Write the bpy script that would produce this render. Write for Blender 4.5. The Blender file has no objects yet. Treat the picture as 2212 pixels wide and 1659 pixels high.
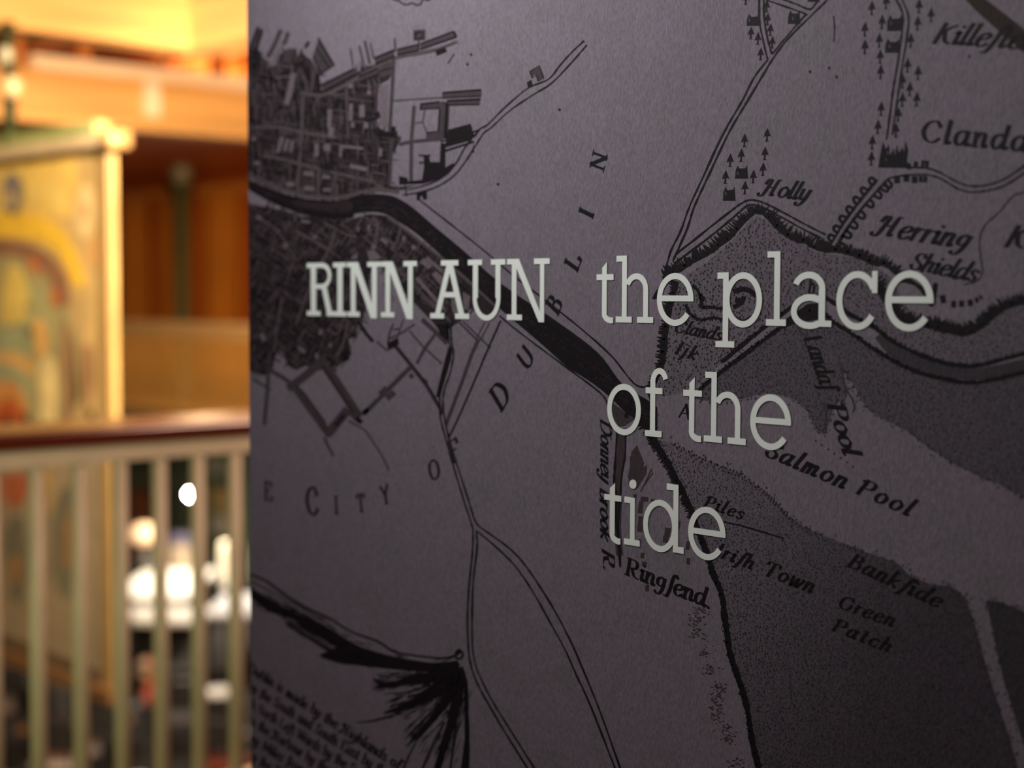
import bpy, bmesh, math, random
from math import sin, cos, pi, radians
from mathutils import Vector, Matrix
from mathutils.geometry import tessellate_polygon
random.seed(7)
S = bpy.context.scene
COL = S.collection

# ------------------------------------------------------------------ camera
F, CX, CY = 3400.0, 1106.0, 829.5            # focal length and centre for a 2212 px wide frame
AZ, PITCH, ROLL = radians(42.377), radians(3.265), radians(0.217)
CAM = Vector((0, 0, 1.5))                     # X runs along the panel, Y into the hall, Z up
def _axes():
    M = Matrix(((sin(AZ), -cos(AZ), 0), (cos(AZ), sin(AZ), 0), (0, 0, 1)))
    r = Vector((1, 0, 0)); u = Vector((0, sin(PITCH), cos(PITCH))); f = Vector((0, cos(PITCH), -sin(PITCH)))
    c, s = cos(ROLL), sin(ROLL)
    r, u = c*r + s*u, -s*r + c*u
    return M @ r, M @ u, M @ f
RT, UP, FW = _axes()
cd = bpy.data.cameras.new('camera'); cam = bpy.data.objects.new('camera', cd); COL.objects.link(cam)
m3 = Matrix((RT, UP, -FW)).transposed()
cam.matrix_world = Matrix.Translation(CAM) @ m3.to_4x4()
cd.sensor_width = 36.0; cd.lens = F/2212*36.0; cd.clip_start = 0.05; cd.clip_end = 200
cd.dof.use_dof = True; cd.dof.focus_distance = 1.52; cd.dof.aperture_fstop = 2.85; cd.dof.aperture_blades = 0
S.camera = cam

# ------------------------------------------------------------------ colour management, world, lights
S.view_settings.view_transform = 'Standard'; S.view_settings.look = 'None'
S.view_settings.exposure = 0.0; S.view_settings.gamma = 1.0; S.view_settings.use_curve_mapping = False
w = bpy.data.worlds.new('world'); S.world = w; w.use_nodes = True
w.node_tree.nodes['Background'].inputs[0].default_value = (1.0, 0.62, 0.36, 1)
w.node_tree.nodes['Background'].inputs[1].default_value = 0.02

def ray(px, py): return FW + RT*((px-CX)/F) + UP*((CY-py)/F)
def at(px, py, Z): return CAM + ray(px, py)*Z
def onX(px, py, X): d = ray(px, py); return CAM + d*((X-CAM.x)/d.x)
def onY(px, py, Y): d = ray(px, py); return CAM + d*((Y-CAM.y)/d.y)
def onZ(px, py, Z): d = ray(px, py); return CAM + d*((Z-CAM.z)/d.z)

def lamp(name, kind, loc, energy, color, size=0.1, aim=None, spot=None, blend=0.5):
    l = bpy.data.lights.new(name, kind); l.energy = energy; l.color = color
    if kind == 'AREA': l.size = size
    else: l.shadow_soft_size = size
    if spot: l.spot_size = radians(spot); l.spot_blend = blend
    o = bpy.data.objects.new(name, l); COL.objects.link(o); o.location = loc
    if aim is not None:
        o.rotation_euler = (Vector(aim)-Vector(loc)).to_track_quat('-Z', 'Y').to_euler()
    return o
YP = 1.7*sin(AZ)                              # plane of the printed panel
WARM = (1.0, 0.66, 0.34)
# gallery spotlights washing the panel from above
lamp('panel_spotlight', 'POINT', (-1.45, YP-0.42, 2.0), 10.5, (1.0, 0.965, 0.97), 0.04)
lamp('panel_spotlight', 'POINT', (-1.10, YP-0.90, 2.0), 17.0, (1.0, 0.965, 0.97), 0.05)
lamp('panel_fill_lamp', 'AREA', (0.9, -1.6, 2.7), 1.2, (1.0, 0.93, 0.9), 1.2, (-1.2, YP, 1.3))  # soft unseen fill added for the panel, not one of the spotlights
# hall lighting: inferred corner lamp, then unseen lights added to brighten single surfaces
lamp('hall_lamp_corner', 'POINT', at(720, 225, 6.4), 200, (1.0, 0.72, 0.42), 0.15)
lamp('hall_fill_bulkhead', 'SPOT', (-6.0, 2.2, 2.45), 620, (1.0, 0.84, 0.66), 0.15, (-7.3, 4.763, 3.15), 44, 0.8)  # unseen spot added to brighten the right bulkhead face
lamp('hall_fill_roof', 'POINT', (-9.2, 3.9, 3.25), 8, WARM, 0.1)  # added glow for the roof timbers, hidden behind the bulkhead
lamp('hall_fill_soffit', 'POINT', at(440, 250, 12.4), 170, WARM, 0.2)  # added behind the beam to lift the dark soffit
lamp('hall_fill_beam', 'SPOT', at(700, 420, 7.6), 600, WARM, 0.2, at(330, 215, 11), 60, 0.9)  # unseen spot added behind the panel to brighten the long beam
lamp('hall_fill_banner', 'SPOT', at(480, -330, 4.6), 1900, (1.0, 0.8, 0.5), 0.12, at(60, 760, 8.0), 70, 0.8)  # out-of-frame spot added to light the banner
lamp('hall_fill_gallery', 'SPOT', at(390, 215, 13.0), 2100, WARM, 0.25, at(400, 600, 21), 80, 0.8)  # added light for the boarded wall, hidden by the beam
lamp('hall_fill_seating', 'SPOT', at(110, 880, 10.5), 620, (1.0, 0.8, 0.58), 0.2, at(170, 1600, 15), 80, 0.8)  # added light for the chairs, hidden behind the banner
lamp('hall_fill_tables', 'AREA', (-18.2, 11.2, -0.36), 190, (1.0, 0.86, 0.68), 1.0, (-18.2, 11.2, -3.0))  # unseen area light added under the gallery to brighten the tables
lamp('hall_fill_baluster_pink', 'SPOT', (-2.2, 3.6, 2.6), 200, (1.0, 0.60, 0.46), 0.3, (-3.75, 2.1, 0.8), 70, 0.7)  # added pink light tinting the right side of the balusters
lamp('hall_fill_baluster_green', 'SPOT', (-2.5, -0.9, 0.8), 105, (0.86, 1.0, 0.5), 0.3, (-3.75, 1.9, 0.5), 46, 0.7)  # added green light tinting the left side of the balusters
#LIGHTS_END

# ------------------------------------------------------------------ materials
def new_mat(name):
    m = bpy.data.materials.new(name); m.use_nodes = True
    return m, m.node_tree, m.node_tree.nodes['Principled BSDF']
def _n(nt, t, **kw):
    n = nt.nodes.new(t)
    for k, v in kw.items(): setattr(n, k, v)
    return n
def vary(nt, bsdf, col, coord, scale, amt, detail=3.0, bump=0.0, rough=0.6):
    """multiply a base colour with stretched noise, optional bump"""
    mp = _n(nt, 'ShaderNodeMapping'); mp.inputs['Scale'].default_value = scale
    nt.links.new(coord, mp.inputs['Vector'])
    no = _n(nt, 'ShaderNodeTexNoise'); no.inputs['Scale'].default_value = 1.0; no.inputs['Detail'].default_value = detail
    nt.links.new(mp.outputs[0], no.inputs['Vector'])
    mr = _n(nt, 'ShaderNodeMapRange'); mr.inputs[1].default_value = 0.25; mr.inputs[2].default_value = 0.75
    mr.inputs[3].default_value = 1-amt; mr.inputs[4].default_value = 1+amt
    nt.links.new(no.outputs[0], mr.inputs[0])
    mx = _n(nt, 'ShaderNodeMix', data_type='RGBA', blend_type='MULTIPLY'); mx.inputs[0].default_value = 1.0
    mx.inputs[6].default_value = (*col, 1)
    nt.links.new(mr.outputs[0], mx.inputs[7])
    nt.links.new(mx.outputs[2], bsdf.inputs['Base Color'])
    bsdf.inputs['Roughness'].default_value = rough
    if bump:
        b = _n(nt, 'ShaderNodeBump'); b.inputs['Strength'].default_value = 1.0; b.inputs['Distance'].default_value = bump
        nt.links.new(no.outputs[0], b.inputs['Height']); nt.links.new(b.outputs[0], bsdf.inputs['Normal'])
    return mx
def mat(name, col, rough=0.6, amt=0.12, scale=(9, 9, 9), metallic=0.0, emit=0.0, bump=0.0, spec=None):
    m, nt, b = new_mat(name)
    g = _n(nt, 'ShaderNodeNewGeometry')
    vary(nt, b, col, g.outputs['Position'], scale, amt, rough=rough, bump=bump)
    b.inputs['Metallic'].default_value = metallic
    if spec is not None: b.inputs['Specular IOR Level'].default_value = spec
    if emit:
        b.inputs['Emission Color'].default_value = (*col, 1); b.inputs['Emission Strength'].default_value = emit
    return m
def mat_print(name, col, amt=0.22):
    """ink or bare paper of the wall print: woven vertical grain, faint mottling"""
    m, nt, b = new_mat(name)
    g = _n(nt, 'ShaderNodeNewGeometry')
    mx = vary(nt, b, col, g.outputs['Position'], (620, 10, 210), amt, detail=2.0, bump=0.0007, rough=0.62)
    mp = _n(nt, 'ShaderNodeMapping'); mp.inputs['Scale'].default_value = (34, 10, 30)
    nt.links.new(g.outputs['Position'], mp.inputs['Vector'])
    no = _n(nt, 'ShaderNodeTexNoise'); no.inputs['Scale'].default_value = 1.0; no.inputs['Detail'].default_value = 4.0
    nt.links.new(mp.outputs[0], no.inputs['Vector'])
    cr = _n(nt, 'ShaderNodeValToRGB')
    cr.color_ramp.elements[0].position = 0.3; cr.color_ramp.elements[0].color = (0.93, 0.97, 0.95, 1)
    cr.color_ramp.elements[1].position = 0.7; cr.color_ramp.elements[1].color = (1.05, 1.0, 1.06, 1)
    nt.links.new(no.outputs[0], cr.inputs[0])
    m2 = _n(nt, 'ShaderNodeMix', data_type='RGBA', blend_type='MULTIPLY'); m2.inputs[0].default_value = 1.0
    nt.links.new(mx.outputs[2], m2.inputs[6]); nt.links.new(cr.outputs[0], m2.inputs[7])
    nt.links.new(m2.outputs[2], b.inputs['Base Color'])
    b.inputs['Specular IOR Level'].default_value = 0.12
    return m
PAPER = mat_print('map_paper', (0.146, 0.130, 0.150))
TINT  = mat_print('map_wash', (0.106, 0.095, 0.110))
TINT2 = mat_print('map_wash_deep', (0.074, 0.067, 0.078))
TINT3 = mat_print('map_wash_deepest', (0.040, 0.037, 0.043))
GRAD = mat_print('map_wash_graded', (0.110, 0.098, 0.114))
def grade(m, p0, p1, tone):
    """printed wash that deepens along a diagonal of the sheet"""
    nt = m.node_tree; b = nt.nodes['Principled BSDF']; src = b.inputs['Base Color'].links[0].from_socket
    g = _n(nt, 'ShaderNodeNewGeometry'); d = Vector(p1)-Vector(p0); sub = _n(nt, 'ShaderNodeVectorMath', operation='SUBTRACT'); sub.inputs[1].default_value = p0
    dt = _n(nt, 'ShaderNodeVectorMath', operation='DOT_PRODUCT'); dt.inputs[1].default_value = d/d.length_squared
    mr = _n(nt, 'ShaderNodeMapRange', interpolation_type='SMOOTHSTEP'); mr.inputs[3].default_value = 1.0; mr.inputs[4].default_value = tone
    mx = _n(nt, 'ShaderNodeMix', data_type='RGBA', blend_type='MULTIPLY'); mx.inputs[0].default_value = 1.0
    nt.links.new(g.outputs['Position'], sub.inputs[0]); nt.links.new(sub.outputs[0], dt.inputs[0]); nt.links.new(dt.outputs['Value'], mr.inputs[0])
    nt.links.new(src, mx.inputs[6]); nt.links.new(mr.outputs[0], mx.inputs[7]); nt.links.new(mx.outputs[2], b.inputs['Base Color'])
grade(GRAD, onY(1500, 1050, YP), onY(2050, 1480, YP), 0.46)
LIGHTT = mat_print('map_street_tone', (0.066, 0.053, 0.056))
PALE  = mat_print('map_court_tone', (0.110, 0.092, 0.102))
MID   = mat_print('map_hatch_tone', (0.043, 0.035, 0.038))
DARK  = mat_print('map_block_tone', (0.021, 0.0165, 0.0175))
STIP  = mat_print('map_stipple', (0.027, 0.0225, 0.026))
INK   = mat_print('map_ink', (0.009, 0.0075, 0.009))
VINYL = mat('vinyl_lettering', (0.66, 0.735, 0.675), 0.45, 0.02, (60, 60, 60), spec=0.3)
BOARD = mat('panel_board', (0.05, 0.045, 0.05), 0.6)

# ------------------------------------------------------------------ object helpers
def tag(o, label=None, cat=None, group=None, kind=None):
    if label: o['label'] = label
    if cat: o['category'] = cat
    if group: o['group'] = group
    if kind: o['kind'] = kind
    return o
BASE = {}
def thing(name, base, label, cat, group=None):
    o = bpy.data.objects.new(name, None); COL.objects.link(o); o.location = base; o.empty_display_size = 0.1
    BASE[o.name] = Vector(base)
    return tag(o, label, cat, group)
class MB:
    def __init__(s): s.v = []; s.f = []
    def quadmesh(s, v, f):
        n = len(s.v); s.v += [Vector(p) for p in v]; s.f += [tuple(n+i for i in q) for q in f]; return s
    def box(s, x0, x1, y0, y1, z0, z1):
        return s.quadmesh([(x, y, z) for x in (x0, x1) for y in (y0, y1) for z in (z0, z1)],
            [(0, 1, 3, 2), (4, 6, 7, 5), (0, 4, 5, 1), (2, 3, 7, 6), (0, 2, 6, 4), (1, 5, 7, 3)])
    def cbox(s, c, sx, sy, sz, rz=0.0):
        n = len(s.v); s.box(-sx/2, sx/2, -sy/2, sy/2, 0, sz)
        R = Matrix.Rotation(rz, 3, 'Z')
        for i in range(n, len(s.v)): s.v[i] = R @ s.v[i] + Vector(c)
        return s
    def lathe(s, c, prof, n=20):
        c = Vector(c); b = len(s.v)
        for r, z in prof:
            for k in range(n): s.v.append(c + Vector((r*cos(2*pi*k/n), r*sin(2*pi*k/n), z)))
        for i in range(len(prof)-1):
            for k in range(n):
                a = b+i*n+k; d = b+i*n+(k+1) % n; s.f.append((a, d, d+n, a+n))
        s.f.append(tuple(b+k for k in reversed(range(n)))); s.f.append(tuple(b+(len(prof)-1)*n+k for k in range(n)))
        return s
    def ball(s, c, r, n=18, m=10, sz=1.0):
        return s.lathe(c, [(max(1e-4, r*sin(pi*i/m)), -r*sz*cos(pi*i/m)) for i in range(m+1)], n)
    def tube(s, pts, r, n=8):
        pts = [Vector(p) for p in pts]; b = len(s.v)
        for i, p in enumerate(pts):
            d = (pts[min(i+1, len(pts)-1)]-pts[max(i-1, 0)]).normalized()
            a = d.cross(Vector((0.31, 0.17, 0.93)) if abs(d.z) < 0.9 else Vector((1, 0.1, 0))).normalized(); c = d.cross(a)
            for k in range(n): s.v.append(p + (a*cos(2*pi*k/n)+c*sin(2*pi*k/n))*r)
        for i in range(len(pts)-1):
            for k in range(n):
                a = b+i*n+k; d = b+i*n+(k+1) % n; s.f.append((a, d, d+n, a+n))
        s.f.append(tuple(b+k for k in reversed(range(n)))); s.f.append(tuple(b+(len(pts)-1)*n+k for k in range(n)))
        return s
    def build(s, name, mt, parent=None, smooth=False, bevel=0.0):
        root = parent
        while root is not None and root.name not in BASE: root = root.parent
        off = BASE[root.name] if root is not None else Vector((0, 0, 0))
        me = bpy.data.meshes.new(name); me.from_pydata([tuple(v-off) for v in s.v], [], s.f)
        bm = bmesh.new(); bm.from_mesh(me)
        if s.f and len(s.f) < 20000: bmesh.ops.recalc_face_normals(bm, faces=bm.faces)
        bm.to_mesh(me); bm.free(); me.materials.append(mt)
        if smooth:
            for p in me.polygons: p.use_smooth = True
        o = bpy.data.objects.new(name, me); COL.objects.link(o)
        if parent is not None: o.parent = parent
        if bevel:
            b = o.modifiers.new('bevel', 'BEVEL'); b.width = bevel; b.segments = 2; b.limit_method = 'ANGLE'
        return o
def copy_part(o, parent, dloc):
    c = o.copy(); COL.objects.link(c); c.parent = parent; c.location = Vector(o.location)+Vector(dloc); return c
def struct(o): o['kind'] = 'structure'; return o

#SECTION_MAP
# ------------------------------------------------------------------ exhibition panel with the printed map
XL = onY(538.5, 830, YP).x; XR = 0.75
panel = thing('exhibition_panel', (0.5*(XL+XR), YP+0.02, 0), 'dark grey exhibition panel printed with an old harbour map and pale lettering', 'panel')
MB().box(XL, XR, YP+0.0006, YP+0.05, 0.0, 2.62).build('board', BOARD, panel)
sheet = MB().quadmesh([(XL, YP, 0.02), (XR, YP, 0.02), (XR, YP, 2.6), (XL, YP, 2.6)], [(0, 1, 2, 3)]).build('map_sheet', PAPER, panel)

def P(px, py, off=0.0):
    d = ray(px, py); t = YP/d.y; q = CAM + d*t
    q.y = YP-off; return q
def smooth(pts, n=6, closed=False):
    out = []; L = len(pts)
    for i in range(L if closed else L-1):
        p0 = pts[(i-1) % L] if closed or i > 0 else pts[0]
        p1 = pts[i]; p2 = pts[(i+1) % L]
        p3 = pts[(i+2) % L] if closed or i+2 < L else pts[-1]
        for k in range(n):
            t = k/n
            out.append(tuple(0.5*(2*b+(c-a)*t+(2*a-5*b+4*c-d)*t*t+(3*b-a-3*c+d)*t**3) for a, b, c, d in zip(p0, p1, p2, p3)))
    if not closed: out.append(tuple(pts[-1]))
    return out
def inside(poly, x, y):
    r = False; j = len(poly)-1
    for i in range(len(poly)):
        (xi, yi), (xj, yj) = poly[i][:2], poly[j][:2]
        if (yi > y) != (yj > y) and x < (xj-xi)*(y-yi)/(yj-yi)+xi: r = not r
        j = i
    return r
LX = XL+0.0001
class Ink:
    """flat printed marks on the sheet; traced in photograph pixels, stored in metres on the panel"""
    def __init__(s, mm): s.v = []; s.f = []; s.o0 = mm*0.001; s.o = s.o0; s.k = 0
    def _add(s, pts):
        n = len(s.v); s.k = (s.k+1) % 10; s.o = s.o0+s.k*1.6e-6
        for x, y in pts:
            q = P(x, y, s.o); q.x = max(q.x, LX); s.v.append(q)
        return n
    def poly(s, pts, sm=0):
        if sm: pts = smooth(pts, sm, True)
        n = s._add(pts)
        for t in tessellate_polygon([[Vector((x, y, 0)) for x, y in pts]]): s.f.append(tuple(n+i for i in t))
        return s
    def rib(s, pts, wd, sm=0, closed=False, jit=0.0):
        if not hasattr(wd, '__len__'): wd = [wd]*len(pts)
        q = [(x, y, ww) for (x, y), ww in zip(pts, wd)]
        if sm: q = smooth(q, sm, closed)
        elif closed: q = q+[q[0]]
        n = len(s.v); L = len(q); a = []
        for i, (x, y, ww) in enumerate(q):
            x0, y0 = q[max(i-1, 0)][:2]; x1, y1 = q[min(i+1, L-1)][:2]
            d = math.hypot(x1-x0, y1-y0) or 1.0
            nx, ny = -(y1-y0)/d, (x1-x0)/d
            h = ww/2*(1+random.uniform(-jit, jit))
            a += [(x+nx*h, y+ny*h), (x-nx*h, y-ny*h)]
        s._add(a)
        for i in range(L-1): s.f.append((n+2*i, n+2*i+1, n+2*i+3, n+2*i+2))
        return s
    def rect(s, x, y, wx, hy, rot=0.0):
        c, k = cos(radians(rot)), sin(radians(rot))
        n = s._add([(x+a*wx/2*c-b*hy/2*k, y+a*wx/2*k+b*hy/2*c) for a, b in ((-1, -1), (1, -1), (1, 1), (-1, 1))])
        s.f.append((n, n+1, n+2, n+3)); return s
    def dot(s, x, y, rx, ry=None, k=6):
        ry = ry or rx; a0 = random.random()*6
        n = s._add([(x+rx*cos(a0+2*pi*i/k), y+ry*sin(a0+2*pi*i/k)) for i in range(k)])
        s.f.append(tuple(range(n, n+k))); return s
    def hatch(s, pts, ln, side, step=2.2, base=6, lean=0.0, sm=6, jit=0.55, core=8):
        """shore hachures: solid edge line with a fringe of strokes on one side"""
        q = smooth(pts, sm) if sm else pts
        s.rib(q, core, 0, jit=0.25)
        for (x0, y0), (x1, y1) in zip(q, q[1:]):
            d = math.hypot(x1-x0, y1-y0); 
            if d < 1e-6: continue
            tx, ty = (x1-x0)/d, (y1-y0)/d; nx, ny = -ty*side, tx*side
            k = max(1, int(d/step))
            for i in range(k):
                f = (i+random.random())/k; x = x0+(x1-x0)*f; y = y0+(y1-y0)*f
                l = ln*(1-jit*random.random()); dx = nx*l+lean*l*0.4; dy = ny*l-abs(lean)*l*0.3
                n = s._add([(x-tx*base/2, y-ty*base/2), (x+tx*base/2, y+ty*base/2), (x+dx+tx, y+dy+ty), (x+dx-tx, y+dy-ty)])
                s.f.append((n, n+1, n+2, n+3))
        return s
    def stipple(s, poly, sp, r, jit=0.45, holes=()):
        xs = [p[0] for p in poly]; ys = [p[1] for p in poly]
        y = min(ys); row = 0
        while y < max(ys):
            x = min(xs)+(sp/2 if row % 2 else 0)
            while x < max(xs):
                jx = x+random.uniform(-jit, jit)*sp; jy = y+random.uniform(-jit, jit)*sp
                if jx < 2235 and jy < 1680 and inside(poly, jx, jy) and not any(inside(h, jx, jy) for h in holes):
                    rr = r*random.uniform(0.6, 1.3); s.dot(jx, jy, rr*0.85, rr*1.3, 5)
                x += sp
            y += sp*0.87; row += 1
        return s
    def build(s, name, mt, parent=None, kind=None):
        m = MB(); m.v = s.v; m.f = s.f
        o = m.build(name, mt, parent if parent is not None else sheet)
        if kind is not False: o['kind'] = 'stuff'
        return o

# ---- water washes and stipple
W1 = [(1448, 640), (1470, 602), (1520, 572), (1580, 522), (1618, 480), (1634, 468), (1655, 475), (1690, 506), (1728, 524), (1762, 545), (1800, 549), (1838, 555),
      (1870, 566), (1900, 582), (1925, 600), (1950, 650), (1985, 700), (2085, 724), (2112, 712), (2140, 692), (2170, 668), (2235, 648), (2235, 760), (2160, 780),
      (2110, 790), (2060, 788), (2000, 772), (1930, 735), (1885, 705), (1840, 680), (1800, 655), (1760, 640), (1725, 652), (1680, 685), (1620, 732),
      (1560, 782), (1490, 845), (1440, 855), (1412, 850), (1432, 800), (1440, 730)]
W2 = [(1500, 862), (1520, 830), (1570, 790), (1640, 745), (1700, 702), (1745, 690), (1800, 705), (1850, 732), (1890, 757), (1940, 785), (1990, 806), (2050, 820),
      (2100, 826), (2150, 820), (2235, 802), (2235, 1092), (2160, 1048), (2110, 1026), (2060, 1002), (2010, 970), (1960, 932), (1920, 912), (1885, 893),
      (1862, 868), (1842, 830), (1828, 812), (1820, 800), (1830, 850), (1822, 880), (1812, 868), (1800, 880), (1795, 905), (1780, 940), (1760, 925), (1748, 892), (1722, 868),
      (1690, 852), (1650, 850), (1600, 862), (1540, 868)]
W3 = [(1420, 952), (1450, 955), (1500, 983), (1560, 1008), (1600, 1024), (1645, 1056), (1672, 1080), (1700, 1112), (1740, 1140), (1800, 1165), (1880, 1196), (1938, 1216),
      (1965, 1243), (2010, 1262), (2055, 1266), (2085, 1290), (2105, 1345), (2128, 1430), (2150, 1500), (2180, 1590), (2205, 1680), (1650, 1680), (1626, 1600), (1615, 1545),
      (1592, 1460), (1575, 1405), (1566, 1340), (1555, 1270), (1530, 1200), (1510, 1145), (1492, 1090), (1462, 1030), (1438, 985)]
W3B = [(1690, 1175), (1800, 1195), (1940, 1240), (2010, 1275), (2060, 1285), (2100, 1360), (2130, 1450), (2160, 1540), (2195, 1680), (1655, 1680), (1610, 1500), (1590, 1400), (1640, 1300)]
W4 = [(2130, 1296), (2160, 1300), (2235, 1330), (2235, 1680), (2222, 1640), (2196, 1560), (2168, 1470), (2148, 1380)]
k = Ink(0.04)
k.poly(W1); k.build('shallow_water_wash', TINT)
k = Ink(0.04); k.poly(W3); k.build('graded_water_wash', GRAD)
k = Ink(0.06); k.poly(W2); k.build('deep_water_wash', TINT2)
k = Ink(0.06); k.poly(W4)
k.rib([(1900, 722), (1930, 757), (1975, 780), (2035, 800), (2100, 808), (2160, 800), (2235, 782)], 26, 5)
k.build('channel_wash', TINT3)
k = Ink(0.1)
k.stipple(W1, 9.0, 2.0); k.build('sand_stipple', DARK)
k = Ink(0.1)
k.stipple(W2, 8.2, 1.9)
k.stipple(W3, 7.2, 1.55)
k.stipple(W4, 8.0, 1.9)
c = 0
while c < 4200:                                  # density grows towards the deep corner
    x, y = random.uniform(1560, 2230), random.uniform(1170, 1675)
    if random.random() < 0.15+0.75*((x-1560)/700*0.5+(y-1170)/500*0.5) and inside(W3, x, y): k.dot(x, y, random.uniform(1.0, 2.0), random.uniform(1.3, 2.6), 5)
    c += 1
for poly in (W2, W3, W4):                        # ragged edges of the washes
    for (x0, y0), (x1, y1) in zip(poly, poly[1:]+poly[:1]):
        for i in range(int(math.hypot(x1-x0, y1-y0)/5)):
            f = random.random(); k.dot(x0+(x1-x0)*f+random.gauss(0, 5), y0+(y1-y0)*f+random.gauss(0, 5), random.uniform(1.3, 2.6), random.uniform(1.6, 3.2), 5)
top = smooth(W3[:12], 5)
for i, (x, y) in enumerate(top):
    if 1455 < x < 1780:
        k.dot(x, y, 2.0, 3.2, 6); k.dot(x+4, y+9, 1.8, 2.8, 6)
k.build('sand_stipple', STIP, kind='stuff')

# ---- city blocks, north and south of the river
T1 = [(530, 118), (546, 96), (556, 104), (572, 128), (584, 146), (596, 140), (612, 108), (640, 104), (644, 130), (652, 112), (664, 124), (672, 128), (690, 160), (690, 190),
      (700, 196), (765, 158), (800, 142), (852, 124), (850, 160), (834, 176), (815, 184), (812, 270), (832, 284), (850, 292), (868, 296), (846, 340), (842, 400), (862, 404), (900, 400),
      (870, 410), (830, 412), (790, 418), (740, 430), (700, 430), (640, 422), (590, 408), (530, 384)]
T2 = [(530, 440), (600, 452), (680, 470), (757, 474), (800, 462), (835, 466), (862, 484), (960, 560), (1012, 604), (1040, 640), (1076, 664), (1060, 688), (1020, 660), (1000, 690), (968, 712),
      (966, 736), (930, 690), (880, 640), (845, 600), (822, 570), (800, 590), (796, 640), (782, 700), (768, 700), (772, 730), (752, 728), (760, 765), (748, 778), (730, 790), (690, 800), (660, 790),
      (640, 800), (622, 790), (612, 762), (598, 758), (588, 800), (570, 812), (530, 800)]
k = Ink(0.08)
k.poly(T1).poly(T2)
k.poly([(966, 640), (1000, 606), (1012, 604), (1076, 664), (1058, 690)])
k.poly([(908, 622), (930, 610), (975, 650), (970, 690), (960, 700)])
k.build('city_block', DARK)
def speckle(poly, n, ang, tones, big=1.0):
    xs = [p[0] for p in poly]; ys = [p[1] for p in poly]; c = 0
    while c < n:
        x = random.uniform(min(xs), max(xs)); y = random.uniform(min(ys), max(ys))
        if inside(poly, x, y):
            a = random.choice(ang)+random.uniform(-5, 5)
            t = random.choice(tones)
            if t is kd: t.rect(x, y, random.uniform(12, 52)*big, random.uniform(1.5, 3.4)*big, a)
            else: t.rect(x, y, random.uniform(7, 34)*big, random.uniform(1.4, 3.4)*big, a)
            c += 1
kd, km, kl = Ink(0.10), Ink(0.11), Ink(0.12)
speckle([p for p in T1], 1250, (86, 86, 82, 88, 6, 8), (kd, kd, kd, km, km, kl))
speckle([p for p in T2 if p[0] < 800], 1150, (34, -58, 122, 32, -60), (kd, kd, kd, km, km, kl))
speckle([(760, 478), (835, 474), (1000, 610), (970, 690), (880, 630), (800, 560)], 420, (38, 42, -60, -55), (kd, kd, km, kl))
speckle([(530, 150), (600, 160), (650, 230), (640, 290), (530, 260)], 300, (70, 75, -15), (kd, kd, km))
kd.build('house_row', INK); km.build('house_hatching', MID)
# streets and open courts
k = kl
for pts, wd in (([(536, 378), (580, 396), (640, 418), (700, 427), (740, 425), (790, 413), (826, 411), (862, 416)], 8),
                ([(548, 276), (590, 274), (620, 278), (650, 285), (690, 292), (729, 297)], 6.5), ([(570, 334), (645, 353), (700, 368), (780, 386), (806, 394), (832, 412)], 7),
                ([(656, 195), (651, 290), (647, 350), (643, 420), (637, 478)], 6), ([(656, 202), (688, 206), (702, 204), (740, 187), (800, 152), (852, 128)], 7.5),
                ([(852, 126), (905, 114), (945, 106), (988, 90)], 7), ([(690, 362), (687, 424)], 5), ([(728, 398), (727, 428)], 5), ([(592, 168), (634, 164)], 5),
                ([(656, 160), (660, 175), (664, 202)], 4), ([(748, 190), (752, 300)], 4), ([(805, 472), (814, 478), (815, 500), (808, 530), (800, 548)], 6),
                ([(640, 500), (672, 516), (706, 538)], 6), ([(724, 505), (700, 560), (672, 612), (640, 700)], 5), ([(610, 640), (600, 700), (592, 760)], 5),
                ([(866, 488), (858, 520), (846, 540)], 4), ([(838, 470), (868, 490), (918, 530), (965, 566), (1010, 606), (1078, 668)], 6), ([(752, 690), (742, 740), (725, 770)], 5),
                ([(660, 800), (690, 790), (700, 770)], 4), ([(910, 640), (950, 672), (976, 700)], 5), ([(790, 540), (830, 560), (880, 604), (940, 660)], 4), ([(560, 360), (556, 400)], 4),
                ([(700, 480), (745, 505), (770, 512)], 4), ([(560, 470), (600, 500), (640, 560)], 4), ([(680, 150), (672, 200)], 4)):
    k.rib(pts, wd, 4)
k.build('street', LIGHTT)
k = Ink(0.14)
for x, y, wx, hy, a in ((667, 375, 22, 9, 8), (668, 407, 22, 9, 6), (627, 398, 17, 10, 8), (705, 382, 17, 8, 8), (706, 410, 17, 7, 5), (774, 362, 38, 9, 12), (760, 318, 50, 6, 6), (736, 328, 6, 24, 4),
                        (707, 318, 14, 16, 0), (684, 324, 9, 28, 2), (605, 312, 8, 34, 16), (619, 313, 7, 28, 14), (630, 316, 7, 26, 10), (712, 256, 9, 40, 2), (758, 242, 8, 36, 2), (782, 240, 12, 26, 0),
                        (791, 270, 9, 15, 0), (762, 270, 8, 11, 0), (822, 329, 8, 18, 3), (658, 464, 26, 8, 4), (660, 479, 20, 6, 6), (560, 470, 10, 8, 20), (797, 492, 6, 13, 8), (774, 495, 5, 10, 4),
                        (830, 520, 17, 8, 38), (894, 534, 9, 9, 40), (872, 515, 6, 10, 10), (808, 533, 10, 9, 20), (680, 512, 10, 6, 30), (568, 728, 10, 18, -25), (652, 755, 20, 9, 40), (693, 718, 8, 12, 20),
                        (714, 746, 7, 9, 0), (685, 770, 8, 14, -10), (617, 530, 8, 12, 20), (556, 352, 12, 8, 10), (548, 300, 8, 8, 0), (757, 186, 9, 9, 20), (797, 200, 8, 8, 20), (715, 285, 12, 20, 3)):
    k.rect(x, y, wx, hy, a)
k.rib([(634, 158), (627, 196), (619, 226)], 12); k.rib([(614, 88), (586, 144)], 9)
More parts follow.
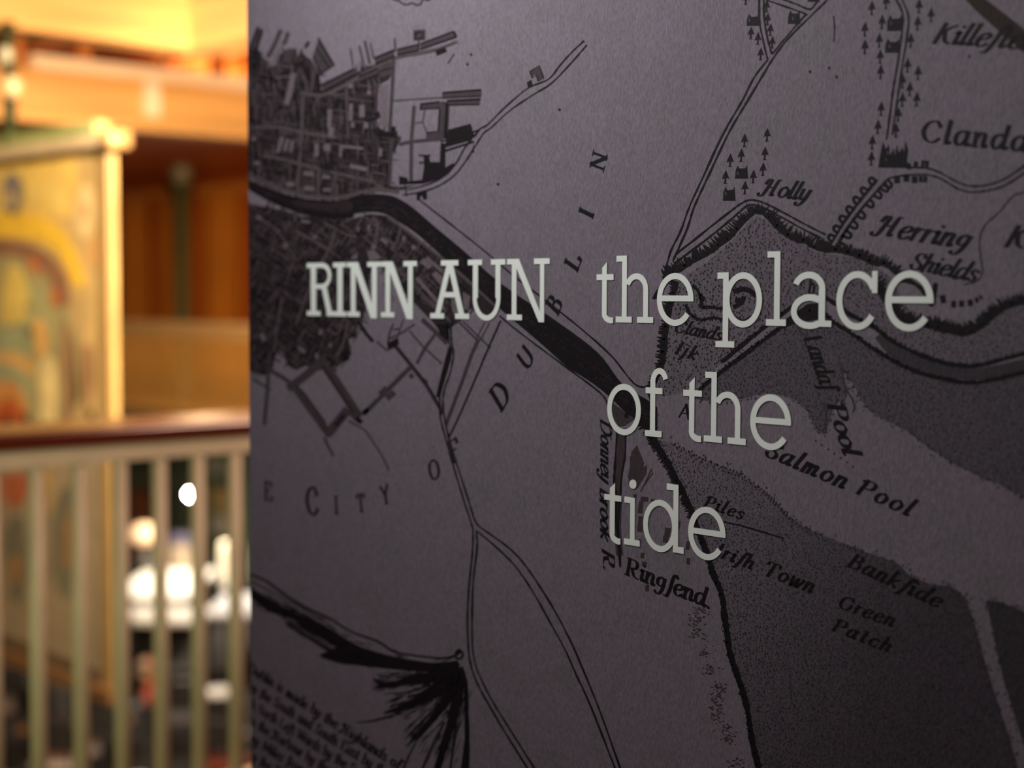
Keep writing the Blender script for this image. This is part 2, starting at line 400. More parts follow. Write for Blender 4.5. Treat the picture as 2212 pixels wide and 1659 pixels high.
k.poly([(820, 188), (840, 178), (836, 276), (818, 272)])
k.rib([(921, 556), (956, 586)], 7); k.poly([(906, 566), (916, 558), (934, 572), (926, 582)]); k.poly([(932, 592), (942, 586), (962, 604), (958, 622)])
k.poly([(793, 545), (808, 540), (824, 556), (800, 566)]); k.poly([(755, 560), (772, 545), (772, 560)]); k.poly([(975, 640), (990, 628), (1000, 660), (985, 690), (976, 668)])
k.poly([(1000, 630), (1016, 640), (1012, 670), (1002, 668)]); k.rib([(900, 600), (935, 640), (960, 668)], 8); k.rib([(805, 610), (800, 680)], 14); k.rib([(830, 610), (850, 650)], 10)
k.build('open_court', PALE)

# ---- engraved detail of the north-side buildings
k = Ink(0.15)
for pts in ([(908, 224), (962, 219), (964, 233), (908, 237)], [(951, 222), (972, 220), (968, 300), (946, 300)], [(921, 286), (955, 282), (955, 304), (920, 304)],
            [(957, 200), (1040, 194), (1040, 209), (955, 213)], [(965, 217), (1038, 213), (1036, 227), (967, 229)], [(822, 142), (850, 132), (850, 158), (820, 168)],
            [(808, 127), (852, 108), (852, 121), (812, 139)], [(858, 108), (905, 96), (905, 108), (858, 120)], [(908, 96), (980, 68), (986, 80), (908, 106)], [(690, 184), (770, 146), (773, 158), (700, 196)],
            [(893, 65), (919, 63), (919, 87), (893, 88)], [(676, 120), (688, 86), (720, 140), (692, 158)], [(612, 108), (634, 104), (630, 136), (612, 134)], [(1144, 155), (1165, 142), (1174, 170), (1163, 176), (1157, 160), (1148, 165)],
            [(775, 166), (816, 148), (818, 160), (776, 180)]):
    k.poly(pts)
k.rib([(607, 64), (592, 100), (578, 124)], 10); k.rib([(623, 70), (613, 97)], 9); k.rib([(560, 60), (542, 108)], 12)
for pts, wd in (([(757, 105), (763, 145)], 4), ([(776, 98), (786, 140)], 5), ([(788, 88), (799, 138)], 6), ([(800, 92), (807, 126)], 4), ([(853, 82), (854, 112)], 5), ([(858, 125), (905, 118), (935, 112), (986, 92)], 3),
                ([(851, 120), (849, 165), (846, 220), (842, 284)], 8), ([(816, 184), (812, 276)], 5), ([(895, 228), (889, 300), (888, 396)], 8), ([(851, 218), (905, 214), (957, 211)], 3.5),
                ([(918, 236), (913, 264), (922, 286)], 3), ([(897, 265), (914, 265)], 3), ([(862, 312), (890, 306), (956, 300)], 8), ([(982, 116), (967, 138)], 3.5), ([(846, 300), (842, 398)], 8)):
    k.rib(pts, wd)
k.build('building_plan', MID)
k = Ink(0.18)
def outline(pts, wd): k.rib(pts+[pts[0]], wd)
outline([(957, 201), (1039, 195), (1039, 208), (956, 212)], 3); k.rib([(957, 200), (1040, 194)], 4); k.rib([(965, 218), (1038, 214)], 5); k.rib([(967, 227), (1036, 226)], 3)
k.rib([(966, 222), (962, 300)], 7); k.rib([(950, 236), (947, 284), (921, 287)], 4); k.rib([(908, 225), (950, 220)], 4); k.rib([(909, 236), (950, 234)], 3); k.rib([(910, 224), (908, 238)], 4)
k.poly([(968, 280), (1017, 267), (1026, 297), (962, 315)]); k.rib([(955, 318), (1020, 300)], 5); k.rib([(956, 328), (1024, 306), (1022, 330)], 5)
k.rib([(1017, 288), (1036, 280)], 4); k.rib([(1018, 295), (1030, 292)], 4); k.rib([(690, 186), (765, 149)], 5); k.rib([(700, 197), (768, 160)], 4); k.rib([(808, 126), (852, 108)], 5); k.rib([(812, 138), (852, 122)], 4)
k.rib([(858, 107), (905, 96)], 4); k.rib([(858, 119), (905, 109)], 4); k.rib([(908, 95), (980, 68)], 4); k.rib([(908, 107), (986, 80)], 4); k.rib([(980, 68), (986, 80)], 5)
k.rib([(687, 82), (722, 141), (691, 160)], 5); k.rib([(686, 160), (689, 196)], 8); k.rib([(676, 122), (692, 158)], 4); k.rib([(683, 104), (712, 146)], 3); k.rib([(905, 87), (905, 108)], 3)
outline([(898, 71), (913, 69), (913, 83), (898, 84)], 4.5); k.poly([(940, 109), (962, 102), (966, 112), (944, 121)])
k.rib([(558, 58), (538, 110)], 5); k.rib([(567, 64), (552, 112)], 6); k.rib([(667, 90), (660, 104)], 7); k.rib([(652, 106), (645, 128)], 4); k.rib([(822, 154), (850, 146)], 3); k.rib([(776, 178), (818, 160)], 4); k.rib([(775, 166), (816, 148)], 4)
k.rib([(1144, 155), (1165, 142), (1175, 170)], 3); k.rib([(1145, 156), (1150, 168), (1158, 162), (1164, 176)], 3.5); k.poly([(1138, 178), (1148, 172), (1151, 184), (1141, 191)])
k.rib([(822, 250), (812, 256), (790, 262)], 6); k.rib([(820, 244), (808, 248)], 8); k.rect(836, 290, 40, 12, 4); k.rect(850, 282, 10, 18, 0)
# docks beside the harbour road
k.poly([(915, 338), (927, 337), (930, 350), (950, 350), (952, 308), (963, 310), (962, 362), (979, 352), (984, 358), (950, 386), (915, 397), (862, 399), (862, 380), (880, 384), (882, 392), (912, 388), (916, 360)])
k.rib([(905, 336), (930, 336)], 4); k.rib([(905, 352), (915, 351)], 4); k.rib([(952, 305), (1020, 296), (1016, 306)], 4); k.poly([(900, 417), (922, 412), (923, 430), (914, 432), (913, 424), (908, 424), (908, 433), (900, 433)])
k.build('building_outline', INK)
k = Ink(0.2)
for pts in ([(870, 421), (905, 416), (945, 403), (980, 380), (1005, 350), (1024, 320), (1045, 288), (1062, 275), (1100, 240), (1150, 206), (1190, 181), (1225, 146), (1250, 118), (1268, 97)],
            [(878, 411), (925, 398), (960, 380), (985, 353), (1001, 325), (1018, 300), (1030, 288), (1038, 278), (1055, 268), (1090, 233), (1140, 191), (1185, 171), (1210, 141), (1236, 112), (1262, 88)]):
    k.rib(pts, 3.6, 5, jit=0.3)
for pts in ([(856, -12), (862, 2), (872, 9), (882, 10), (890, 6), (900, 11), (909, 8), (914, -4), (914, -12)], [(846, -4), (855, 1), (862, -4)], [(916, -2), (924, 1), (932, -4)]):
    k.rib(pts, 3.4, 4)
for x, y in ((1018, 118), (1010, 139), (1209, 237), (1076, 398)): k.dot(x, y, 3, 3.6)
k.build('harbour_road', INK)

# ---- the river
k = Ink(0.16)
north = [(530, 384), (560, 398), (600, 413), (640, 425), (700, 433), (740, 431), (780, 421), (815, 419), (850, 424), (880, 440), (900, 455), (940, 490), (1000, 540), (1060, 594), (1110, 632), (1200, 692), (1290, 760), (1340, 824), (1375, 850), (1406, 868), (1420, 880)]
south = [(1420, 952), (1395, 925), (1372, 905), (1345, 885), (1320, 860), (1280, 828), (1223, 790), (1166, 740), (1109, 692), (1077, 664), (1012, 603), (960, 558), (900, 505), (863, 481), (833, 463), (805, 458), (767, 462), (757, 472), (677, 469), (596, 442), (530, 406)]
k.poly(smooth(north, 5)+smooth(south, 5)); k.build('river', INK)
k = Ink(0.17)
k.poly([(645, 432), (700, 440), (757, 434), (757, 456), (720, 458), (645, 446)], 4)
for i in range(260):
    f = random.random(); j = f*(len(north)-1)
    i0 = min(int(j), len(north)-2); t = j-i0
    nx, ny = [a+(b-a)*t for a, b in zip(north[i0], north[i0+1])]
    ss = south[::-1]; i1 = min(int(j), len(ss)-2)
    sx, sy = [a+(b-a)*t for a, b in zip(ss[i1], ss[i1+1])]
    g = random.gauss(0.52, 0.16)
    if not 0.2 < g < 0.82: continue
    a = math.degrees(math.atan2(north[i0+1][1]-north[i0][1], north[i0+1][0]-north[i0][0]))
    k.rect(nx+(sx-nx)*g, ny+(sy-ny)*g, random.uniform(5, 14), random.uniform(1.2, 2.2), a)
k.build('river_ripple', DARK, kind='stuff')
k = Ink(0.2)
for pts, wd in (([(905, 431), (950, 466), (1000, 505), (1050, 545), (1110, 596), (1180, 650), (1260, 714), (1320, 768), (1352, 808), (1372, 830), (1388, 836), (1402, 832), (1412, 822)], 3.6),
                ([(1079, 682), (1120, 716), (1200, 776), (1260, 820), (1298, 850), (1312, 872), (1316, 905)], 3.6), ([(1334, 925), (1330, 985), (1327, 1040), (1333, 1075), (1331, 1120), (1337, 1180), (1340, 1225)], 5),
                ([(1352, 925), (1350, 985), (1343, 1030), (1340, 1075), (1336, 1130), (1341, 1195)], 4)):
    k.rib(pts, wd, 5, jit=0.3)
for pts, side, ln in (([(1350, 900), (1356, 888), (1372, 884), (1384, 900)], 1, 10),): k.hatch(pts, ln, side, core=4)
k.build('quay_line', INK)
k = Ink(0.14)
k.rib([(1343, 925), (1340, 985), (1335, 1045), (1336, 1090), (1334, 1140), (1339, 1200)], 15, 5); k.poly([(1320, 868), (1372, 905), (1350, 920), (1326, 925)]); k.build('tributary', MID)

# ---- roads, squares and hedges south of the river
k = Ink(0.15)
for pts, wd in (([(690, 772), (735, 838), (776, 902)], 20), ([(630, 826), (668, 880), (714, 942)], 16), ([(622, 840), (655, 815), (692, 784)], 18), ([(708, 938), (752, 884)], 20), ([(545, 818), (572, 834), (586, 842)], 5),
                ([(583, 757), (580, 800), (578, 840), (571, 918)], 8), ([(584, 800), (612, 816), (632, 830)], 9), ([(757, 892), (775, 910)], 10), ([(785, 895), (830, 850), (888, 792)], 10), ([(852, 745), (885, 785), (920, 830), (957, 892)], 9),
                ([(1034, 732), (1018, 768), (1000, 820), (982, 868), (963, 918)], 8), ([(752, 908), (790, 930), (826, 985), (840, 1016)], 4), ([(700, 945), (720, 985)], 6), ([(1000, 694), (1036, 729), (1060, 752)], 4), ([(986, 690), (1033, 737)], 5),
                ([(940, 722), (918, 752), (900, 786)], 7), ([(884, 714), (915, 750), (955, 786)], 4.5), ([(912, 690), (940, 716), (966, 742)], 10), ([(896, 700), (870, 718), (842, 732)], 4.5), ([(814, 738), (836, 757), (852, 748)], 5),
                ([(1047, 696), (1028, 734)], 3), ([(1058, 697), (1037, 736)], 3), ([(1004, 690), (1020, 672), (1030, 640)], 4), ([(872, 690), (858, 728)], 3.5)):
    k.rib(pts, wd)
k.rect(829, 845, 22, 13, -42); k.rect(844, 854, 22, 13, -42); k.rect(889, 812, 10, 9, 40); k.rect(918, 823, 14, 8, 40); k.rect(790, 888, 16, 10, -42)
k.build('avenue', MID)
k = Ink(0.18)
k.rib([(774, 694), (792, 722), (806, 738)], 8); k.poly([(836, 742), (860, 728), (862, 744), (838, 756)]); k.poly([(944, 700), (968, 700), (967, 738), (950, 722)])
k.rib([(850, 700), (842, 718), (838, 742)], 3.5); k.rib([(850, 712), (862, 710)], 3.5); k.poly([(735, 765), (752, 752), (756, 776), (744, 782)])
k.rib([(972, 748), (968, 775), (957, 815), (946, 858)], [5, 12, 11, 9], 4); k.rib([(1082, 692), (1056, 750), (1022, 830), (986, 912), (970, 944)], 4.2, 4)
k.rib([(640, 832), (660, 852), (704, 914)], 3); k.rib([(698, 790), (740, 856), (764, 892)], 3); k.rib([(724, 920), (744, 896)], 6); k.rect(776, 908, 16, 10, 45)
for a in ((970, 700), (952, 880)): pass
for pts in ([(970, 694), (968, 706), (970, 737), (975, 758), (966, 798), (952, 843), (950, 872), (952, 905), (965, 955), (985, 1025), (1005, 1090), (1018, 1130), (1022, 1150), (1020, 1200), (1014, 1260), (1010, 1330), (1012, 1400), (1018, 1440), (1032, 1478), (1056, 1522), (1090, 1580), (1145, 1668)],
            [(978, 690), (974, 706), (976, 740), (980, 762), (974, 800), (960, 843), (957, 872), (962, 912), (976, 970), (996, 1030), (1015, 1090), (1026, 1124), (1037, 1138), (1062, 1156), (1100, 1184), (1130, 1215), (1165, 1265), (1200, 1322), (1235, 1390), (1262, 1452), (1285, 1508), (1303, 1555), (1343, 1668)],
            [(1029, 1146), (1055, 1167), (1086, 1195), (1115, 1225), (1150, 1276), (1186, 1340), (1220, 1402), (1246, 1460), (1266, 1502), (1290, 1560), (1332, 1668)],
            [(1029, 1147), (1031, 1170), (1029, 1200), (1022, 1260), (1020, 1330), (1021, 1400), (1028, 1438), (1042, 1472), (1064, 1515), (1100, 1573), (1160, 1668)],
            [(855, 748), (880, 778), (912, 818), (935, 852), (955, 895)]):
    k.rib(pts, 4.0, 4, jit=0.25)
k.build('country_road', INK)
# ---- cartouche drapery, lower left
k = Ink(0.18)
k.rib([(536, 1239), (575, 1255), (610, 1281), (660, 1312), (710, 1335), (760, 1365), (815, 1385), (850, 1407), (890, 1415), (940, 1421), (965, 1421), (985, 1415), (994, 1408)], [5, 5, 6, 6, 5, 4.5, 5, 5, 4, 4, 5, 5, 5], 5)
k.poly(smooth([(536, 1266), (580, 1292), (640, 1325), (700, 1350), (750, 1382), (800, 1405), (850, 1418), (900, 1427), (945, 1432), (990, 1426)], 4)+smooth([(990, 1444), (950, 1452), (900, 1450), (850, 1446), (770, 1437), (735, 1433), (690, 1416), (725, 1398), (690, 1376), (640, 1342), (575, 1318), (536, 1284)], 4))
k.poly(smooth([(992, 1432), (960, 1450), (900, 1455), (840, 1474), (805, 1464), (830, 1486), (880, 1480), (940, 1474), (985, 1448)], 4, True))
for pts, wd in (([(992, 1440), (960, 1478), (925, 1500), (880, 1525), (830, 1540)], [10, 30, 28, 18, 4]), ([(995, 1444), (976, 1490), (950, 1532), (915, 1576), (878, 1612)], [10, 20, 18, 12, 3]),
                ([(997, 1450), (990, 1500), (975, 1560), (957, 1620), (943, 1668)], [8, 20, 20, 16, 14]), ([(998, 1440), (1006, 1480), (1008, 1540), (1009, 1600), (1004, 1668)], [6, 9, 10, 12, 20]),
                ([(850, 1546), (800, 1558), (770, 1560)], [6, 4, 2]), ([(930, 1478), (900, 1490), (850, 1500)], [5, 4, 2]), ([(900, 1600), (880, 1640), (870, 1668)], [3, 5, 4]), ([(985, 1500), (984, 1570), (972, 1668)], [3, 5, 5])):
    k.rib(pts, wd, 5, jit=0.1)
k.rib([(984, 1412), (992, 1404), (1000, 1412), (996, 1422), (986, 1421)], 5, 4, True)
for pts, wd in (([(620, 1322), (700, 1372), (790, 1416), (900, 1442)], 26), ([(820, 1478), (900, 1464), (980, 1440)], 24), ([(850, 1532), (920, 1500), (985, 1452)], 28), ([(895, 1590), (950, 1525), (992, 1455)], 26), ([(950, 1640), (978, 1560), (996, 1460)], 26), ([(560, 1290), (640, 1336), (720, 1384)], 18)):
    q = smooth(pts, 12)
    for i in range(150):
        j = random.randrange(len(q)-1); (x, y), (x2, y2) = q[j], q[j+1]; d = math.hypot(x2-x, y2-y) or 1; g = random.gauss(0, 0.5)*wd; l = random.uniform(12, 42)
        tx, ty = (x2-x)/d, (y2-y)/d; k.rib([(x-ty*g-tx*l/2, y+tx*g-ty*l/2), (x-ty*g, y+tx*g), (x-ty*g+tx*l/2, y+tx*g+ty*l/2)], [0.6, random.uniform(1.4, 2.6), 0.6])
k.build('cartouche_drapery', INK)
k = Ink(0.16)
k.rib([(536, 1252), (580, 1275), (640, 1308), (700, 1340)], 3, 4); k.rib([(620, 1345), (680, 1385), (720, 1410)], 9, 4); k.rib([(980, 1460), (940, 1490), (880, 1505)], 6, 4); k.rib([(760, 1420), (830, 1440)], 4)
k.rib([(960, 1560), (930, 1620), (910, 1668)], 6, 4); k.build('drapery_shading', DARK)

# ---- roads, houses and trees on the north shore
k = Ink(0.2)
for pts in ([(1790, -5), (1782, 5), (1745, 41), (1700, 86), (1669, 128), (1646, 166), (1616, 216), (1583, 271), (1563, 310), (1530, 381), (1500, 446), (1486, 490), (1469, 530), (1455, 562)],
            [(1659, 129), (1630, 166), (1605, 215), (1575, 266), (1552, 310), (1520, 380), (1490, 445), (1470, 500), (1450, 540), (1440, 574), (1435, 592)], [(1740, 32), (1720, 55), (1690, 90), (1668, 117)],
            [(1640, -8), (1641, 48), (1648, 85), (1655, 116), (1659, 129)], [(1650, -8), (1651, 38), (1657, 78), (1666, 112), (1670, 116)], [(1655, 0), (1690, 12), (1738, 29), (1741, 33)], [(1690, -2), (1720, 9), (1749, 20), (1762, 8), (1772, -6)],
            [(1932, -8), (1950, 30), (1948, 70), (1940, 130), (1930, 190), (1922, 250), (1915, 302)], [(1945, -8), (1962, 33), (1960, 75), (1951, 130), (1942, 190), (1935, 240), (1928, 292)],
            [(1455, 562), (1462, 548), (1500, 518), (1540, 486), (1580, 455), (1602, 439), (1622, 432), (1650, 438), (1690, 458), (1740, 485), (1784, 507)],
            [(1448, 596), (1458, 570), (1480, 552), (1520, 522), (1560, 490), (1595, 460), (1612, 446), (1626, 442), (1650, 449), (1690, 470), (1735, 495), (1775, 515)],
            [(1958, 362), (1985, 362), (2010, 365), (2035, 375), (2070, 394), (2100, 402), (2140, 398), (2180, 381), (2230, 345)], [(1912, 392), (1922, 385), (1945, 380), (1985, 377), (2012, 379), (2036, 388), (2070, 408), (2100, 415), (2140, 410), (2175, 398), (2230, 362)]):
    k.rib(pts, 4.2, 5, jit=0.3)
k.build('shore_road', INK)
k = Ink(0.18)
for pts in ([(2230, 412), (2195, 420), (2180, 432), (2166, 450), (2150, 466), (2130, 484), (2119, 505), (2116, 530), (2119, 556), (2122, 585), (2112, 606), (2085, 614)], [(1801, 34), (1803, 66), (1801, 90)], [(1562, 1127), (1600, 1135), (1640, 1147), (1694, 1163)]):
    k.rib(pts, 3.2, 5, jit=0.3)
k.build('boundary_line', DARK)
k = Ink(0.2); k.rib([(1562, 1127), (1600, 1135), (1640, 1147), (1692, 1162), (1690, 1168)], 3.6, jit=0.4)
k.rib([(1316, 905), (1320, 950)], 2); k.build('line_of_piles', INK)
k = Ink(0.2)
def house(x0, y0, x1, y1, lit=True):
    wd = x1-x0
    k.poly([(x0, y1), (x0+1, y0+(y1-y0)*0.4), (x0+wd*0.2, y0), (x0+wd*0.34, y0+(y1-y0)*0.25), (x0+wd*0.8, y0+(y1-y0)*0.22), (x1-2, y0), (x1, y1)])
for a in ((1613, 30, 1641, 56), (1702, 22, 1729, 52), (1745, -8, 1771, 4), (1588, 357, 1616, 386), (1562, 403, 1589, 434), (1916, 32, 1950, 67), (1912, 83, 1944, 114)): house(*a)
k.poly([(1897, 362), (1904, 320), (1908, 306), (1914, 322), (1920, 312), (1923, 336), (1930, 320), (1934, 338), (1937, 312), (1942, 330), (1950, 318), (1953, 330), (1956, 304), (1962, 325), (1959, 345), (1962, 363)])
for x, y, wx, hy, a in ((1963, 359, 9, 13, 5), (1978, 356, 9, 15, 5), (1998, 355, 16, 17, 5), (1938, 389, 12, 14, 0), (1958, 386, 12, 13, 3), (1976, 388, 12, 15, 3), (1994, 387, 18, 13, 5), (2037, 646, 12, 17, -12), (2060, 657, 10, 15, 0), (2077, 656, 11, 14, 0), (2096, 654, 11, 14, -8), (2110, 648, 8, 12, -15), (2119, 642, 6, 10, -20), (2063, 600, 12, 7, 0), (2088, 602, 14, 7, 0)):
    k.rect(x, y, wx, hy, a)
k.build('village_house', INK)
k = Ink(0.22)
for x, y in ((1619, 44), (1713, 40), (1594, 374), (1568, 418), (1925, 50), (1922, 100), (1914, 345), (1931, 326), (1918, 330), (1998, 357), (1994, 386)): k.dot(x, y, 2.2, 4.6)
k.build('house_window', LIGHTT)
k = Ink(0.2)
def tree(x, y, h):
    wd = h*0.26
    k.poly([(x+1.5, y-h*0.55), (x+wd*0.7, y-h*0.18), (x+wd*1.1, y+h*0.1), (x+2, y+h*0.06), (x+1.5, y+h*0.36), (x+4, y+h*0.48), (x-4, y+h*0.48), (x-1.8, y+h*0.34), (x-1.8, y+h*0.06), (x-wd, y+h*0.14), (x-wd*0.6, y-h*0.15)])
for x, y in ((1611, -2), (1656, 14), (1658, 42), (1664, 65), (1668, 92), (1622, 72), (1637, 84), (1643, 117)): tree(x, y, 27)
for x, y in ((1883, 18), (1914, 5), (1905, 48), (1868, 64), (1899, 88), (1868, 102), (1901, 123), (1902, 156), (1985, 14), (2011, 33), (1982, 51), (1967, 88), (1960, 142), (1983, 158), (1949, 176), (1965, 193), (1980, 215), (1949, 216), (1903, 236), (1940, 248), (1896, 275), (1935, 282), (1884, 308), (1882, 343)): tree(x, y, 31)
for x, y in ((1608, 304), (1601, 336), (1657, 292), (1652, 332), (1648, 366), (1577, 347), (1567, 383), (1627, 382), (1609, 406)): tree(x, y, 29)
for x, y in ((1750, 155), (1791, 147), (1807, 166), (2094, 122)): k.dot(x, y, 2.8, 4)
k.build('engraved_tree', INK)
# tree-lined lane down to the strand
k = Ink(0.2)
la = smooth([(1788, 540), (1803, 515), (1822, 482), (1845, 450), (1870, 418), (1895, 388)], 8); lb = smooth([(1806, 536), (1826, 500), (1850, 466), (1880, 428), (1905, 402), (1914, 392)], 8)
k.rib(la, 6, jit=0.3); k.rib(lb, 6, jit=0.3)
for L, sd in ((la, -1), (lb, 1)):
    for i in range(2, len(L)-2, 5):
        (x, y), (x2, y2) = L[i-1], L[i+1]; d = math.hypot(x2-x, y2-y); nx, ny = -(y2-y)/d*sd, (x2-x)/d*sd
        k.rib([(L[i][0]-nx*2-3, L[i][1]-ny*2+5), (L[i][0]+nx*13, L[i][1]+ny*13+3), (L[i][0]+nx*13+4, L[i][1]+ny*13-5), (L[i][0]+5, L[i][1]-7)], 6.5, 3)
k.build('tree_lined_lane', INK)
k = Ink(0.21); k.rib([(1800, 530), (1826, 488), (1856, 448), (1884, 416), (1904, 392)], 6, 4); k.build('lane_surface', PAPER)

# ---- shore hachures and channel banks
k = Ink(0.19)
k.hatch([(1436, 602), (1470, 582), (1500, 563), (1530, 548), (1556, 528), (1580, 510), (1604, 482), (1622, 464), (1636, 458), (1652, 464), (1680, 492), (1700, 508), (1722, 520), (1740, 522), (1752, 532), (1780, 541)], 27, -1, core=9)
k.hatch([(1780, 541), (1806, 541), (1838, 548), (1866, 559), (1890, 570), (1910, 570), (1930, 584), (1944, 598)], 22, -1, core=11)
k.hatch([(1940, 606), (1962, 608), (1984, 618), (2002, 640), (2012, 660), (2018, 640), (2022, 612)], 8, -1, core=9)
k.hatch([(1886, 606), (1900, 630), (1915, 655), (1940, 682), (1965, 697), (2000, 704), (2040, 714), (2082, 722), (2110, 712), (2136, 692), (2160, 672), (2190, 658), (2235, 648)], 28, -1, core=10)
k.hatch([(1462, 608), (1452, 650), (1442, 692), (1436, 740), (1430, 788), (1416, 822), (1404, 846)], 18, 1, core=11)
k.hatch([(1436, 604), (1444, 592), (1456, 588)], 9, -1, core=6); k.poly([(1408, 646), (1416, 630), (1424, 620), (1422, 646)])
k.hatch([(1494, 618), (1506, 626), (1514, 648), (1516, 664), (1540, 664), (1562, 668)], 7, -1, core=6); k.hatch([(1482, 658), (1490, 676), (1512, 690), (1540, 686), (1562, 690)], 6, 1, core=6)
k.rib([(1584, 630), (1604, 625), (1620, 628), (1634, 640)], 11, 4); k.rib([(1607, 640), (1602, 654), (1584, 664)], 10, 4); k.rib([(1588, 648), (1600, 650)], 12); k.rib([(1586, 686), (1606, 694), (1626, 684)], 8, 4); k.rib([(1512, 640), (1522, 648)], 10)
for pts in ([(1560, 782), (1620, 732), (1680, 686), (1712, 662), (1740, 648), (1775, 643), (1806, 657), (1840, 682), (1885, 705), (1925, 736), (1965, 757), (2010, 775), (2060, 788), (2110, 790), (2160, 778), (2235, 758)],
            [(1560, 802), (1600, 772), (1640, 742), (1690, 705), (1735, 676), (1775, 676), (1800, 696), (1850, 728), (1890, 755), (1940, 785), (1990, 806), (2050, 821), (2100, 827), (2150, 819), (2235, 800)]):
    k.hatch(pts, 8, -1, core=9, jit=0.8)
k.rib([(1410, 868), (1404, 850)], 10)
k.hatch([(1560, 802), (1530, 825), (1508, 846), (1490, 862)], 5, 1, core=9)
k.rib([(1690, 705), (1712, 690), (1745, 668), (1775, 662)], 17, 4, jit=0.3); k.poly([(1716, 684), (1752, 664), (1772, 668), (1770, 690), (1740, 694)])
k.hatch([(1385, 905), (1408, 942), (1430, 976), (1446, 1002), (1461, 1032), (1476, 1062), (1490, 1090), (1498, 1112), (1510, 1150)], 17, 1, core=10)
k.hatch([(1510, 1150), (1525, 1190), (1533, 1212), (1539, 1236), (1551, 1262), (1561, 1292), (1565, 1330), (1571, 1370), (1577, 1410), (1593, 1460), (1607, 1502), (1617, 1546), (1625, 1600), (1641, 1668)], 8, 1, core=13, jit=0.7)
k.build('shore_hatching', INK)
k = Ink(0.17)
for cx, cy in ((1503, 1338), (1506, 1368), (1524, 1410), (1530, 1448), (1553, 1484), (1552, 1502), (1549, 1522), (1549, 1545), (1566, 1574), (1574, 1596), (1512, 1320), (1585, 1650)):
    for i in range(26):
        k.rect(cx+random.gauss(0, 9), cy+random.gauss(0, 8), random.uniform(2, 6), 2.2, random.uniform(-20, 30))
k.poly([(1364, 976), (1376, 962), (1392, 1000), (1378, 1050), (1358, 1046)]); k.poly([(1386, 1012), (1398, 1004), (1396, 1024), (1376, 1056), (1370, 1048)])
for pts in ([(1362, 985), (1362, 1010), (1358, 1030), (1362, 1044)], [(1408, 1012), (1398, 1034), (1384, 1062)], [(1406, 1016), (1410, 1022), (1392, 1048)]): k.rib(pts, 2.6)
for x, y, wx, hy in ((1392, 1078, 16, 10), (1384, 1096, 10, 26), (1410, 1082, 8, 8), (1384, 1132, 12, 34), (1442, 1150, 12, 20), (1467, 1134, 5, 16), (1438, 1165, 12, 14), (1486, 1178, 8, 18), (1388, 1200, 8, 12), (1392, 1218, 10, 10), (1487, 1212, 8, 14), (1398, 1270, 8, 14), (1372, 1072, 7, 9), (1382, 1168, 6, 6)): k.rect(x, y, wx, hy, 6)
for pts in ([(1735, 688), (1742, 715), (1748, 735)], [(1818, 790), (1822, 820), (1828, 840), (1842, 864), (1846, 880), (1842, 890)], [(1720, 700), (1728, 714), (1738, 724)], [(1780, 870), (1785, 900), (1782, 930)]): k.rib(pts, 4.5, 4)
for i in range(7): k.dot(1762+i*13.5, 952+i*9.3, 2.4, 3)
k.rib([(2078, -12), (2118, 18), (2160, 48), (2235, 104)], 1)
k.build('faint_engraving', MID)
k = Ink(0.2); k.rib([(2085, -20), (2120, 12), (2160, 45), (2200, 78), (2240, 112)], [24, 32, 36, 38, 38], 4); k.build('coast_rule', mat_print('map_brown_rule', (0.024, 0.016, 0.013)))

